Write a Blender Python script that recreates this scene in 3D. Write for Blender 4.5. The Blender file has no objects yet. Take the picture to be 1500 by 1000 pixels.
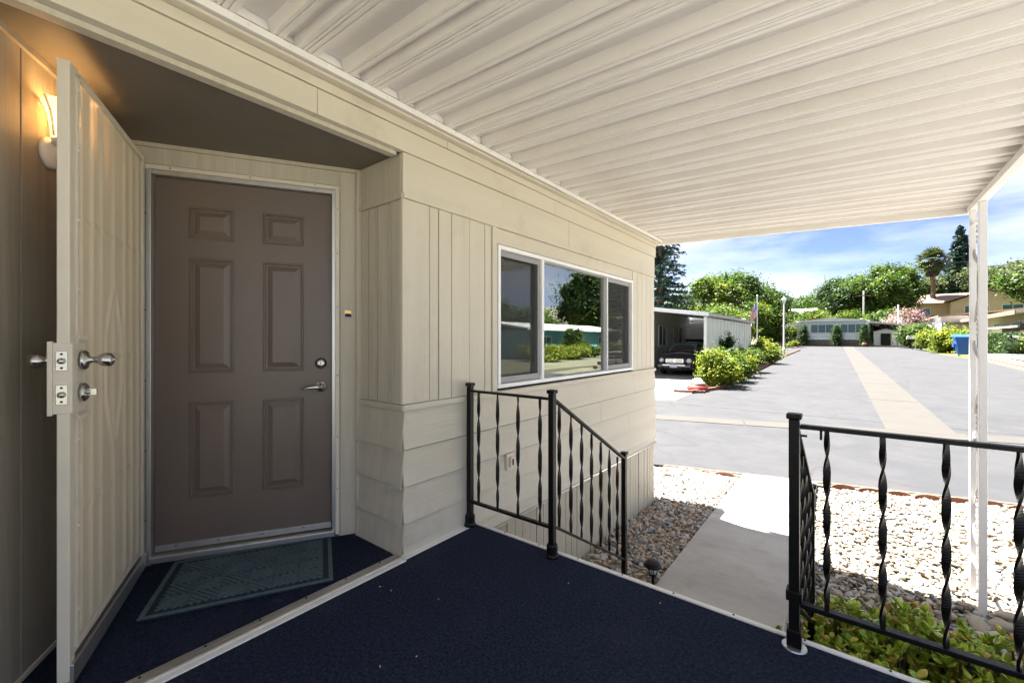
import bpy, math, random
import numpy as np
from mathutils import Vector, Matrix
random.seed(7); RNG = np.random.default_rng(7)
S = bpy.context.scene
R = math.radians
# ------------------------------------------------------------------ camera, sky, sun, exposure
EYE = 1.22
cd = bpy.data.cameras.new("camera"); cam = bpy.data.objects.new("camera", cd); S.collection.objects.link(cam)
cd.sensor_width = 36.0; cd.lens = 36.0 * 627 / 1500; cd.clip_start = 0.05; cd.clip_end = 2000
cd.shift_y = -0.002
cam.location = (0, 0, EYE); cam.rotation_euler = (R(90), 0, R(38.2))
S.camera = cam
SUN = Vector((-0.42, 0.11, 1.0)).normalized()
w = bpy.data.worlds.new("World"); S.world = w; w.use_nodes = True
nt = w.node_tree; nt.nodes.clear()
out = nt.nodes.new("ShaderNodeOutputWorld"); bg = nt.nodes.new("ShaderNodeBackground")
sky = nt.nodes.new("ShaderNodeTexSky"); sky.sky_type = 'NISHITA'; sky.sun_disc = False
sky.sun_elevation = math.asin(SUN.z); sky.sun_rotation = math.atan2(SUN.x, SUN.y)
sky.air_density = 0.26; sky.dust_density = 0.9; sky.ozone_density = 3.0
tc = nt.nodes.new("ShaderNodeTexCoord")
mp = nt.nodes.new("ShaderNodeMapping"); mp.inputs['Scale'].default_value = (2.2, 2.2, 9.0)
mp.inputs['Location'].default_value = (0.35, 0.1, 0.25)
cn = nt.nodes.new("ShaderNodeTexNoise"); cn.inputs['Scale'].default_value = 1.3; cn.inputs['Detail'].default_value = 7; cn.inputs['Roughness'].default_value = 0.55
cr = nt.nodes.new("ShaderNodeValToRGB"); cr.color_ramp.elements[0].position = 0.36; cr.color_ramp.elements[1].position = 0.70
cr.color_ramp.elements[1].color = (0.85, 0.85, 0.85, 1)
mx = nt.nodes.new("ShaderNodeMix"); mx.data_type = 'RGBA'; mx.inputs['B'].default_value = (3.6, 3.7, 3.85, 1)
nt.links.new(tc.outputs['Generated'], mp.inputs[0]); nt.links.new(mp.outputs[0], cn.inputs['Vector'])
nt.links.new(cn.outputs['Fac'], cr.inputs[0]); nt.links.new(cr.outputs[0], mx.inputs['Factor'])
nt.links.new(sky.outputs[0], mx.inputs['A']); nt.links.new(mx.outputs['Result'], bg.inputs[0])
bg.inputs[1].default_value = 0.05
nt.links.new(bg.outputs[0], out.inputs[0])
sl = bpy.data.lights.new("sun", 'SUN'); sl.energy = 5.0; sl.angle = R(0.5); sl.color = (1.0, 0.98, 0.95)
so = bpy.data.objects.new("sun", sl); S.collection.objects.link(so); so.location = (-10, 5, 30)
so.rotation_euler = SUN.to_track_quat('Z', 'Y').to_euler()
S.view_settings.view_transform = 'Standard'; S.view_settings.look = 'None'
S.view_settings.exposure = 3.08; S.view_settings.gamma = 1.0; S.view_settings.use_curve_mapping = False
S.render.engine = 'CYCLES'
S.cycles.max_bounces = 10; S.cycles.diffuse_bounces = 6; S.cycles.glossy_bounces = 4; S.cycles.transparent_max_bounces = 12
S.cycles.use_denoising = True; S.cycles.caustics_reflective = False; S.cycles.caustics_refractive = False

# ------------------------------------------------------------------ helpers
COL = S.collection
def link(o): COL.objects.link(o); return o
class MB:
    def __init__(s): s.v = []; s.f = []
    def add(s, vs, fs):
        n = len(s.v); s.v += [tuple(v) for v in vs]; s.f += [tuple(i + n for i in f) for f in fs]; return s
    def box(s, x0, x1, y0, y1, z0, z1):
        return s.add([(x0,y0,z0),(x1,y0,z0),(x1,y1,z0),(x0,y1,z0),(x0,y0,z1),(x1,y0,z1),(x1,y1,z1),(x0,y1,z1)],
              [(0,3,2,1),(4,5,6,7),(0,1,5,4),(1,2,6,5),(2,3,7,6),(3,0,4,7)])
    def obox(s, c, a, b, d):
        c, a, b, d = map(Vector, (c, a, b, d))
        vs = [c - a - b - d, c + a - b - d, c + a + b - d, c - a + b - d, c - a - b + d, c + a - b + d, c + a + b + d, c - a + b + d]
        return s.add(vs, [(0,3,2,1),(4,5,6,7),(0,1,5,4),(1,2,6,5),(2,3,7,6),(3,0,4,7)])
    def bar(s, p, q, wd, ht, up=(0,0,1)):
        p, q, up = Vector(p), Vector(q), Vector(up); a = (q - p); L = a.length; a.normalize()
        b = up.cross(a); 
        if b.length < 1e-5: b = Vector((1,0,0)).cross(a)
        b.normalize(); c = a.cross(b)
        return s.obox((p + q) / 2, a * L / 2, b * wd / 2, c * ht / 2)
    def prism(s, pts, ext):
        n = len(pts); e = Vector(ext); P = [Vector(p) for p in pts]
        return s.add(P + [p + e for p in P], [tuple(range(n))[::-1], tuple(range(n, 2*n))] + [(i, (i+1) % n, n + (i+1) % n, n + i) for i in range(n)])
    def tube(s, pts, rad, n=8):
        P = [Vector(p) for p in pts]; rs = rad if hasattr(rad, '__len__') else [rad] * len(P); base = len(s.v); b = None
        for i, p in enumerate(P):
            t = (P[min(i+1, len(P)-1)] - P[max(i-1, 0)]).normalized()
            if b is None: b = t.orthogonal().normalized()
            b = (b - t * b.dot(t)).normalized(); c = t.cross(b)
            for k in range(n):
                an = 2 * math.pi * k / n; s.v.append(tuple(p + (b * math.cos(an) + c * math.sin(an)) * rs[i]))
        for i in range(len(P) - 1):
            for k in range(n): s.f.append((base+i*n+k, base+i*n+(k+1) % n, base+(i+1)*n+(k+1) % n, base+(i+1)*n+k))
        s.f.append(tuple(base + k for k in range(n))[::-1]); s.f.append(tuple(base + (len(P)-1)*n + k for k in range(n)))
        return s
    def lathe(s, prof, o=(0,0,0), ax=(0,0,1), n=16):
        o, ax = Vector(o), Vector(ax).normalized(); b = ax.orthogonal().normalized(); c = ax.cross(b); base = len(s.v)
        for r_, h in prof:
            for k in range(n):
                an = 2 * math.pi * k / n; s.v.append(tuple(o + ax * h + (b * math.cos(an) + c * math.sin(an)) * r_))
        for i in range(len(prof) - 1):
            for k in range(n): s.f.append((base+i*n+k, base+i*n+(k+1) % n, base+(i+1)*n+(k+1) % n, base+(i+1)*n+k))
        s.f.append(tuple(base + k for k in range(n))[::-1]); s.f.append(tuple(base + (len(prof)-1)*n + k for k in range(n)))
        return s
    def sheet(s, X, Y, fz):
        base = len(s.v)
        for y in Y:
            for x in X: s.v.append((x, y, fz(x, y)))
        nx = len(X)
        for j in range(len(Y)-1):
            for i in range(nx-1): s.f.append((base+j*nx+i, base+j*nx+i+1, base+(j+1)*nx+i+1, base+(j+1)*nx+i))
        return s
    def build(s, name, mat, parent=None, smooth=False, bevel=0, origin=None):
        o = origin
        if parent is not None and o is None: o = ORG.get(parent.name, (0,0,0))
        o = o or (0,0,0)
        me = bpy.data.meshes.new(name); me.from_pydata([(v[0]-o[0], v[1]-o[1], v[2]-o[2]) for v in s.v], [], s.f)
        me.materials.append(mat); me.update()
        if smooth: me.shade_smooth()
        ob = link(bpy.data.objects.new(name, me))
        if parent is not None: ob.parent = parent; ORG[ob.name] = o
        elif origin: ob.location = o
        if name in ('screw', 'rivet'): ob['kind'] = 'stuff'
        if bevel:
            m = ob.modifiers.new("bevel", 'BEVEL'); m.width = bevel; m.segments = 2; m.limit_method = 'ANGLE'
        return ob
ORG = {}
def fast_mesh(name, V, F, mat, parent=None, smooth=False):
    V = np.asarray(V, np.float32); F = np.asarray(F, np.int32)
    me = bpy.data.meshes.new(name); me.vertices.add(len(V)); me.vertices.foreach_set("co", V.ravel())
    k = F.shape[1]; me.loops.add(F.size); me.loops.foreach_set("vertex_index", F.ravel())
    me.polygons.add(len(F)); me.polygons.foreach_set("loop_start", np.arange(0, F.size, k, dtype=np.int32))
    me.polygons.foreach_set("loop_total", np.full(len(F), k, np.int32))
    if smooth: me.polygons.foreach_set("use_smooth", np.ones(len(F), bool))
    me.materials.append(mat); me.update(calc_edges=True)
    ob = link(bpy.data.objects.new(name, me))
    if parent is not None: ob.parent = parent
    return ob
def tag(o, label=None, cat=None, group=None, kind=None):
    if label: o['label'] = label
    if cat: o['category'] = cat
    if group: o['group'] = group
    if kind: o['kind'] = kind
    return o
def thing(name, loc, label, cat, group=None, rz=0.0, local=False):
    o = link(bpy.data.objects.new(name, None)); o.location = loc; o.rotation_euler = (0, 0, rz); o.empty_display_size = 0.1
    ORG[o.name] = (0,0,0) if local else tuple(loc)
    return tag(o, label, cat, group)
def dup(o, parent):
    c = link(o.copy()); c.parent = parent; ORG[c.name] = ORG.get(o.name, (0,0,0)); return c
def put(name, me, parent, loc, rot=(0,0,0), sc=(1,1,1)):
    o = link(bpy.data.objects.new(name, me)); o.parent = parent; og = ORG.get(parent.name, (0,0,0))
    o.location = (loc[0]-og[0], loc[1]-og[1], loc[2]-og[2]); o.rotation_euler = rot; o.scale = sc; return o
def mesh_of(mb, mat, smooth=False):
    me = bpy.data.meshes.new("piece"); me.from_pydata(mb.v, [], mb.f); me.materials.append(mat); me.update()
    if smooth: me.shade_smooth()
    return me

# ------------------------------------------------------------------ materials
def mat(name, col, rough=0.6, var=0.0, vscale=3.0, bump=0.0, bscale=60.0, stretch=(1,1,1), metal=0.0, col2=None, spec=0.5, grain=0.0, dirt=None, dst=None):
    m = bpy.data.materials.new(name); m.use_nodes = True; t = m.node_tree; n = t.nodes; l = t.links
    b = n['Principled BSDF']; b.inputs['Base Color'].default_value = (*col, 1); b.inputs['Roughness'].default_value = rough
    b.inputs['Metallic'].default_value = metal; b.inputs['Specular IOR Level'].default_value = spec
    g = n.new("ShaderNodeNewGeometry"); mp = n.new("ShaderNodeMapping"); mp.inputs['Scale'].default_value = stretch
    l.new(g.outputs['Position'], mp.inputs[0])
    last = None
    def mixc(a, bcol, fac_socket):
        q = n.new("ShaderNodeMix"); q.data_type = 'RGBA'
        if a is None: q.inputs['A'].default_value = (*col, 1)
        else: l.new(a, q.inputs['A'])
        q.inputs['B'].default_value = (*bcol, 1); l.new(fac_socket, q.inputs['Factor']); return q.outputs['Result']
    if var or col2:
        ns = n.new("ShaderNodeTexNoise"); ns.inputs['Scale'].default_value = vscale; ns.inputs['Detail'].default_value = 6; ns.inputs['Roughness'].default_value = 0.65
        l.new(mp.outputs[0], ns.inputs['Vector'])
        rp = n.new("ShaderNodeMapRange"); rp.inputs[1].default_value = 0.35; rp.inputs[2].default_value = 0.7; rp.inputs[4].default_value = 1.0 if col2 else var
        l.new(ns.outputs['Fac'], rp.inputs[0])
        last = mixc(last, col2 or tuple(c * 0.45 for c in col), rp.outputs[0])
    if dirt:
        ns = n.new("ShaderNodeTexNoise"); ns.inputs['Scale'].default_value = dirt[1]; ns.inputs['Detail'].default_value = 8; ns.inputs['Roughness'].default_value = 0.7
        dm_ = n.new("ShaderNodeMapping"); dm_.inputs['Scale'].default_value = dst or (1, 1, 1); l.new(g.outputs['Position'], dm_.inputs[0]); l.new(dm_.outputs[0], ns.inputs['Vector'])
        rp = n.new("ShaderNodeMapRange"); rp.inputs[1].default_value = dirt[2]; rp.inputs[2].default_value = dirt[3]; rp.inputs[4].default_value = dirt[4]
        l.new(ns.outputs['Fac'], rp.inputs[0]); last = mixc(last, dirt[0], rp.outputs[0])
    if last is not None: l.new(last, b.inputs['Base Color'])
    if bump:
        ns = n.new("ShaderNodeTexNoise"); ns.inputs['Scale'].default_value = bscale; ns.inputs['Detail'].default_value = 4
        l.new(mp.outputs[0], ns.inputs['Vector']); bp = n.new("ShaderNodeBump"); bp.inputs['Strength'].default_value = bump; bp.inputs['Distance'].default_value = 0.004
        l.new(ns.outputs['Fac'], bp.inputs['Height']); l.new(bp.outputs[0], b.inputs['Normal'])
    return m
def leafmat(name, c1, c2, c3=None, trans=0.5, rough=0.5, nscale=0.6):
    m = bpy.data.materials.new(name); m.use_nodes = True; t = m.node_tree; n = t.nodes; l = t.links
    b = n['Principled BSDF']; b.inputs['Roughness'].default_value = rough; b.inputs['Specular IOR Level'].default_value = 0.3
    g = n.new("ShaderNodeNewGeometry"); ns = n.new("ShaderNodeTexNoise"); ns.inputs['Scale'].default_value = nscale; ns.inputs['Detail'].default_value = 3
    l.new(g.outputs['Position'], ns.inputs['Vector'])
    ad = n.new("ShaderNodeMath"); ad.operation = 'ADD'; ml = n.new("ShaderNodeMath"); ml.operation = 'MULTIPLY_ADD'; ml.inputs[1].default_value = 0.55; ml.inputs[2].default_value = -0.28
    l.new(g.outputs['Random Per Island'], ml.inputs[0]); l.new(ns.outputs['Fac'], ad.inputs[0]); l.new(ml.outputs[0], ad.inputs[1])
    cr = n.new("ShaderNodeValToRGB"); e = cr.color_ramp.elements; e[0].position = 0.28; e[0].color = (*c1, 1); e[1].position = 0.68; e[1].color = (*c2, 1)
    if c3: k = e.new(0.85); k.color = (*c3, 1)
    l.new(ad.outputs[0], cr.inputs[0]); l.new(cr.outputs[0], b.inputs['Base Color'])
    tr = n.new("ShaderNodeBsdfTranslucent"); l.new(cr.outputs[0], tr.inputs[0]); ms = n.new("ShaderNodeMixShader"); ms.inputs[0].default_value = trans
    l.new(b.outputs[0], ms.inputs[1]); l.new(tr.outputs[0], ms.inputs[2]); l.new(ms.outputs[0], n['Material Output'].inputs[0])
    return m
def rampmat(name, stops, rough=0.6, bump=0.3, bscale=80, speck=0.25):
    """colour per loose piece"""
    m = bpy.data.materials.new(name); m.use_nodes = True; t = m.node_tree; n = t.nodes; l = t.links; b = n['Principled BSDF']; b.inputs['Roughness'].default_value = rough
    g = n.new("ShaderNodeNewGeometry"); cr = n.new("ShaderNodeValToRGB"); cr.color_ramp.interpolation = 'CONSTANT'; e = cr.color_ramp.elements
    e[0].position = 0; e[0].color = (*stops[0], 1); e[1].position = 1 / len(stops); e[1].color = (*stops[1], 1)
    for i in range(2, len(stops)): k = e.new(i / len(stops)); k.color = (*stops[i], 1)
    l.new(g.outputs['Random Per Island'], cr.inputs[0])
    ns = n.new("ShaderNodeTexNoise"); ns.inputs['Scale'].default_value = bscale; ns.inputs['Detail'].default_value = 5; l.new(g.outputs['Position'], ns.inputs['Vector'])
    q = n.new("ShaderNodeMix"); q.data_type = 'RGBA'; q.blend_type = 'MULTIPLY'; q.inputs['Factor'].default_value = speck; l.new(cr.outputs[0], q.inputs['A']); l.new(ns.outputs['Color'], q.inputs['B'])
    l.new(q.outputs['Result'], b.inputs['Base Color'])
    bp = n.new("ShaderNodeBump"); bp.inputs['Strength'].default_value = bump; bp.inputs['Distance'].default_value = 0.004; l.new(ns.outputs['Fac'], bp.inputs['Height']); l.new(bp.outputs[0], b.inputs['Normal'])
    return m
BEI = (0.665, 0.615, 0.515)
DIRT = ((0.30, 0.25, 0.17), 2.2, 0.56, 0.8, 0.35)
M = {}
M['sid_h'] = mat('siding_paint_horizontal', BEI, 0.55, 0.16, 9, 0.35, 130, (1, 0.06, 1), dirt=DIRT)
M['sid_v'] = mat('siding_paint_vertical', BEI, 0.55, 0.16, 9, 0.35, 130, (1, 1, 0.05), dirt=DIRT)
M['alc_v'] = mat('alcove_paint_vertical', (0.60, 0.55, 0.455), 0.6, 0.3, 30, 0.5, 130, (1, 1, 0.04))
M['alc_l'] = mat('shaded_alcove_panel_paint', (0.34, 0.305, 0.25), 0.55, 0.35, 30, 0.5, 130, (1, 1, 0.04))  # siding paint darkened: the left wall's shade is put into the colour
M['alc_c'] = mat('shaded_ceiling_paint', (0.17, 0.15, 0.12), 0.6, 0.25, 5, 0.3, 60)  # darker than the siding paint, the recess shade is in this colour
M['strip'] = mat('cream_trim_paint', (0.74, 0.68, 0.575), 0.4, 0.1, 12)
M['white'] = mat('white_painted_metal', (0.84, 0.82, 0.80), 0.4, 0.06, 2.5, dirt=((0.5, 0.42, 0.32), 1.6, 0.6, 0.85, 0.2))
M['pan'] = mat('roof_pan_enamel', (0.83, 0.80, 0.775), 0.38, 0.05, 1.2, dirt=((0.6, 0.52, 0.45), 1.7, 0.52, 0.8, 0.3))
M['vinyl'] = mat('white_vinyl', (0.90, 0.91, 0.93), 0.35)
M['door'] = mat('brown_door_paint', (0.165, 0.128, 0.108), 0.34, 0.08, 4, 0.15, 160)
M['alu'] = mat('brushed_aluminium', (0.62, 0.61, 0.60), 0.38, 0.25, 14, 0.1, 80, (1,1,0.1), metal=0.85)
M['nickel'] = mat('satin_nickel', (0.50, 0.49, 0.48), 0.25, metal=1.0)
M['chrome'] = mat('chrome', (0.75, 0.75, 0.76), 0.12, metal=1.0)
M['black'] = mat('black_iron_paint', (0.004, 0.0038, 0.004), 0.42, bump=0.2, bscale=90, spec=0.3, dirt=((0.03, 0.014, 0.008), 14, 0.62, 0.8, 0.4))
M['dark'] = mat('dark_gap_and_shadow', (0.02, 0.018, 0.015), 0.9)
M['carpet'] = mat('navy_carpet', (0.007, 0.011, 0.025), 0.95, 0.6, 75, 1.0, 260, col2=(0.034, 0.044, 0.080), dirt=((0.07, 0.078, 0.10), 2.2, 0.50, 0.85, 0.25), spec=0.1)
M['concrete'] = mat('walk_concrete', (0.47, 0.445, 0.41), 0.9, 0.4, 2.2, 0.5, 120, (0.5, 1.6, 1), dirt=((0.26, 0.23, 0.19), 5, 0.5, 0.8, 0.55))
M['strip_conc'] = mat('gutter_concrete', (0.050, 0.044, 0.036), 0.9, 0.25, 1.5, 0.4, 60, dirt=((0.042, 0.034, 0.026), 5, 0.55, 0.8, 0.5))
M['pad'] = mat('driveway_concrete', (0.22, 0.21, 0.195), 0.9, 0.3, 0.7)
M['soil'] = mat('dry_soil', (0.16, 0.12, 0.08), 1.0, 0.5, 5, 0.8, 40)
M['bed'] = mat('gravel_bed_base', (0.34, 0.325, 0.30), 1.0, 0.35, 60, 1.0, 90)
M['terrain'] = mat('dry_grass_hill', (0.085, 0.09, 0.05), 1.0, 0.5, 0.3, col2=(0.15, 0.135, 0.09))
M['lawn'] = mat('yellow_lawn', (0.13, 0.15, 0.03), 1.0, 0.4, 2.0)
M['terra'] = mat('terracotta', (0.20, 0.085, 0.05), 0.8, 0.4, 20)
M['wood_fence'] = mat('brown_fence_wood', (0.07, 0.035, 0.028), 0.8, 0.4, 6, stretch=(1,1,0.1))
M['brownroof'] = mat('brown_shingle_roof', (0.22, 0.15, 0.11), 0.9, 0.4, 2.0)
M['bark'] = mat('bark', (0.11, 0.075, 0.05), 0.95, 0.5, 4, 0.8, 15, (1,1,0.2))
M['palmbark'] = mat('palm_trunk', (0.13, 0.09, 0.065), 0.95, 0.4, 3, 0.8, 6, (0.3,0.3,3))
M['yellow'] = mat('pale_yellow_stucco', (0.46, 0.38, 0.23), 0.9, 0.1, 1)
M['cream'] = mat('cream_wall', (0.52, 0.46, 0.36), 0.8, 0.15, 1)
M['palegreen'] = mat('pale_green_panel', (0.72, 0.72, 0.62), 0.6, 0.10, 1.5)
M['greyside'] = mat('grey_siding', (0.62, 0.62, 0.60), 0.7, 0.1, 2)
M['bluegrey'] = mat('blue_grey_siding', (0.56, 0.64, 0.71), 0.7, 0.08, 2)
M['turq'] = mat('turquoise_siding', (0.16, 0.42, 0.46), 0.6, 0.1, 1)
M['stonesk'] = rampmat('stone_skirting', [(0.16,0.12,0.10),(0.22,0.17,0.14),(0.11,0.09,0.085),(0.19,0.15,0.14),(0.13,0.10,0.09)], 0.9, 0.5, 8)
M['farwhite'] = mat('white_house_paint', (0.72, 0.72, 0.70), 0.6, 0.06, 1)
M['rooftop'] = mat('flat_roof_coating', (0.46, 0.46, 0.45), 0.6, 0.2, 1)
M['carpaint'] = mat('dark_maroon_car_paint', (0.045, 0.032, 0.036), 0.22, spec=0.7)
M['tyre'] = mat('tyre_rubber', (0.015, 0.015, 0.015), 0.85)
M['headl'] = mat('headlight_lens', (0.6, 0.63, 0.66), 0.1, spec=0.9)
M['plate'] = mat('licence_plate_white', (0.7, 0.7, 0.74), 0.4)
M['bin'] = mat('blue_bin_plastic', (0.012, 0.10, 0.42), 0.45, 0.2, 4)
M['red'] = mat('red_painted_stone', (0.36, 0.045, 0.03), 0.6, 0.35, 9)
M['pink'] = leafmat('pink_blossom_leaves', (0.05, 0.08, 0.03), (0.42, 0.22, 0.22), (0.5, 0.32, 0.34), 0.3, nscale=1.2)
M['lf_y'] = leafmat('yellow_green_leaves', (0.0640, 0.1173, 0.0127), (0.2345, 0.2772, 0.0213), (0.4051, 0.3624, 0.0267), 0.5, nscale=1.5)
M['lf_t'] = leafmat('lime_tree_leaves', (0.0369, 0.0779, 0.0115), (0.1230, 0.1804, 0.0180), (0.2460, 0.2460, 0.0246), 0.5, nscale=0.7)
M['lf_m'] = leafmat('mid_green_leaves', (0.0246, 0.0574, 0.0098), (0.0902, 0.1476, 0.0197), (0.1476, 0.1968, 0.0246), 0.5, nscale=0.5)
M['lf_d'] = leafmat('dark_green_leaves', (0.0148, 0.0369, 0.0098), (0.0492, 0.0902, 0.0180), (0.0820, 0.1312, 0.0246), 0.45, nscale=0.5)
M['lf_o'] = leafmat('olive_leaves', (0.0369, 0.0574, 0.0180), (0.0984, 0.1230, 0.0369), (0.1476, 0.1640, 0.0492), 0.45, nscale=0.5)
M['lf_c'] = leafmat('conifer_needles', (0.0123, 0.0369, 0.0295), (0.0369, 0.0779, 0.0574), (0.0656, 0.1066, 0.0738), 0.15, nscale=0.8)
M['lf_p'] = leafmat('palm_frond_green', (0.03, 0.055, 0.02), (0.09, 0.11, 0.035), (0.15, 0.14, 0.06), 0.25, nscale=0.8)
M['lf_j'] = leafmat('jade_leaf_green', (0.075, 0.15, 0.018), (0.19, 0.27, 0.03), (0.36, 0.22, 0.06), 0.25, 0.22, nscale=5)
M['stone'] = rampmat('river_stones', [(0.54,0.50,0.45),(0.43,0.33,0.22),(0.47,0.44,0.41),(0.27,0.27,0.27),(0.56,0.53,0.49),(0.48,0.32,0.19),(0.18,0.19,0.21),(0.52,0.44,0.35),(0.37,0.36,0.34),(0.54,0.46,0.37),(0.33,0.20,0.13)], 0.65)
M['stone_w'] = rampmat('pale_stones', [(0.43,0.39,0.32),(0.30,0.23,0.15),(0.48,0.455,0.41),(0.22,0.165,0.10),(0.49,0.47,0.43),(0.36,0.30,0.22),(0.15,0.125,0.10),(0.39,0.33,0.24),(0.20,0.20,0.205)], 0.65)
M['skirt'] = mat('peeling_skirt_paint', (0.55, 0.50, 0.40), 0.7, 0.15, 9, 0.4, 60, (1, 1, 0.1), dirt=((0.085, 0.065, 0.05), 22, 0.62, 0.66, 0.8), dst=(1,1,0.14))
M['shade_cloth'] = mat('lampshade_cloth', (0.5, 0.42, 0.3), 0.9)
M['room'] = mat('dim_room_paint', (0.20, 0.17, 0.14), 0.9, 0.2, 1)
M['brass'] = mat('brass_plate', (0.70, 0.42, 0.12), 0.3, metal=0.9)

def wavebump(m, scale, direction, strength, dist=0.003, typ='SIN'):
    t = m.node_tree; n = t.nodes; l = t.links; g = n.new("ShaderNodeTexCoord"); wv = n.new("ShaderNodeTexWave"); wv.bands_direction = direction; wv.wave_profile = typ
    wv.inputs['Scale'].default_value = scale; wv.inputs['Distortion'].default_value = 0.3; l.new(g.outputs['Object'], wv.inputs['Vector'])
    bp = n.new("ShaderNodeBump"); bp.inputs['Strength'].default_value = strength; bp.inputs['Distance'].default_value = dist
    l.new(wv.outputs['Fac'], bp.inputs['Height']); l.new(bp.outputs[0], n['Principled BSDF'].inputs['Normal'])

def make_asphalt():
    m = mat('aged_asphalt', (0.028, 0.028, 0.030), 0.88, 0.4, 0.35, 0.6, 160, dirt=((0.048, 0.045, 0.042), 1.7, 0.42, 0.72, 0.6))
    t = m.node_tree; n = t.nodes; l = t.links; b = n['Principled BSDF']
    src = b.inputs['Base Color'].links[0].from_socket
    g = n.new("ShaderNodeNewGeometry"); ns = n.new("ShaderNodeTexNoise"); ns.inputs['Scale'].default_value = 1.6; ns.inputs['Detail'].default_value = 6
    l.new(g.outputs['Position'], ns.inputs['Vector'])
    va = n.new("ShaderNodeVectorMath"); va.operation = 'MULTIPLY_ADD'; va.inputs[1].default_value = (0.55, 0.55, 0.0); l.new(ns.outputs['Color'], va.inputs[0]); l.new(g.outputs['Position'], va.inputs[2])
    vo = n.new("ShaderNodeTexVoronoi"); vo.feature = 'DISTANCE_TO_EDGE'; vo.inputs['Scale'].default_value = 0.32; l.new(va.outputs[0], vo.inputs['Vector'])
    mr = n.new("ShaderNodeMapRange"); mr.inputs[1].default_value = 0.0; mr.inputs[2].default_value = 0.010; mr.inputs[3].default_value = 1.0; mr.inputs[4].default_value = 0.0
    l.new(vo.outputs['Distance'], mr.inputs[0])
    n2 = n.new("ShaderNodeTexNoise"); n2.inputs['Scale'].default_value = 0.45; l.new(g.outputs['Position'], n2.inputs['Vector'])
    m2 = n.new("ShaderNodeMapRange"); m2.inputs[1].default_value = 0.40; m2.inputs[2].default_value = 0.47; l.new(n2.outputs['Fac'], m2.inputs[0])
    mu = n.new("ShaderNodeMath"); mu.operation = 'MULTIPLY'; l.new(mr.outputs[0], mu.inputs[0]); l.new(m2.outputs[0], mu.inputs[1])
    q = n.new("ShaderNodeMix"); q.data_type = 'RGBA'; l.new(src, q.inputs['A']); q.inputs['B'].default_value = (0.025, 0.02, 0.016, 1); l.new(mu.outputs[0], q.inputs['Factor'])
    l.new(q.outputs['Result'], b.inputs['Base Color']); return m
M['asphalt'] = make_asphalt()
def make_glass(name, refl, tint):
    m = bpy.data.materials.new(name); m.use_nodes = True; t = m.node_tree; n = t.nodes; l = t.links; n.clear()
    o = n.new("ShaderNodeOutputMaterial"); g = n.new("ShaderNodeBsdfGlossy"); g.inputs['Roughness'].default_value = 0.0; g.inputs[0].default_value = (0.96, 1.0, 0.98, 1)
    tr = n.new("ShaderNodeBsdfTransparent"); tr.inputs[0].default_value = (*tint, 1); ms = n.new("ShaderNodeMixShader"); ms.inputs[0].default_value = refl
    l.new(tr.outputs[0], ms.inputs[1]); l.new(g.outputs[0], ms.inputs[2]); l.new(ms.outputs[0], o.inputs[0]); return m
M['glass'] = make_glass('window_glass', 0.34, (0.6, 0.68, 0.64))
M['farglass'] = mat('far_window_glass', (0.05, 0.12, 0.125), 0.12, spec=0.4)
def make_screen(name, col, alpha, wave=900):
    m = bpy.data.materials.new(name); m.use_nodes = True; t = m.node_tree; n = t.nodes; l = t.links; b = n['Principled BSDF']
    b.inputs['Base Color'].default_value = (*col, 1); b.inputs['Roughness'].default_value = 0.6
    tr = n.new("ShaderNodeBsdfTransparent"); ms = n.new("ShaderNodeMixShader"); ms.inputs[0].default_value = alpha
    l.new(tr.outputs[0], ms.inputs[1]); l.new(b.outputs[0], ms.inputs[2]); l.new(ms.outputs[0], n['Material Output'].inputs[0]); return m
M['insect'] = make_screen('insect_screen', (0.02, 0.02, 0.02), 0.55)
M['perf'] = make_screen('perforated_door_sheet', (0.80, 0.70, 0.54), 0.80)
def make_emit(name, col, s_):
    m = bpy.data.materials.new(name); m.use_nodes = True; b = m.node_tree.nodes['Principled BSDF']; b.inputs['Base Color'].default_value = (0.9, 0.85, 0.75, 1)
    b.inputs['Emission Color'].default_value = (*col, 1); b.inputs['Emission Strength'].default_value = s_; return m
M['lampglass'] = make_emit('lit_lamp_glass', (1.0, 0.60, 0.22), 0.34)
def see_thru(m, f):
    n = m.node_tree.nodes; l = m.node_tree.links; tr = n.new("ShaderNodeBsdfTransparent"); tr.inputs[0].default_value = (1.0, 0.9, 0.75, 1); ms = n.new("ShaderNodeMixShader"); ms.inputs[0].default_value = f
    l.new(n['Principled BSDF'].outputs[0], ms.inputs[1]); l.new(tr.outputs[0], ms.inputs[2]); l.new(ms.outputs[0], n['Material Output'].inputs[0])
see_thru(M['lampglass'], 0.45)
M['bulb'] = make_emit('glowing_bulb', (1.0, 0.75, 0.4), 3.0)

# ------------------------------------------------------------------ ground
def g0(y): return -0.85 + 0.019 * max(0.0, y - 9.0)
def gz(x, y):
    z = g0(min(y, 86.0))
    if y > 86: z += 0.16 * min(y - 86, 80)
    if x > 20: z += 0.05 * min(x - 20, 60) * (1 if y > 0 else 0)
    if x < -25 and y > 20: z += 0.05 * min(-25 - x, 60)
    return z
xs = [-400,-200,-120,-80,-60,-40,-25,-18,-12,-8,-4,0,4,8,12,16,20,26,34,44,60,80,120,200,400]
ys = [-400,-150,-60,-30,-15,-8,-4,-1,2,4,6,7.5,9,14,20,30,40,50,60,70,78,86,92,100,112,125,140,166,200,300,500,900]
tag(MB().sheet(xs, ys, lambda x, y: gz(x, y) - (0.04 if y > 8.5 and x < 60 else 0.30)).build('ground', M['terrain']), kind='structure')
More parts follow.
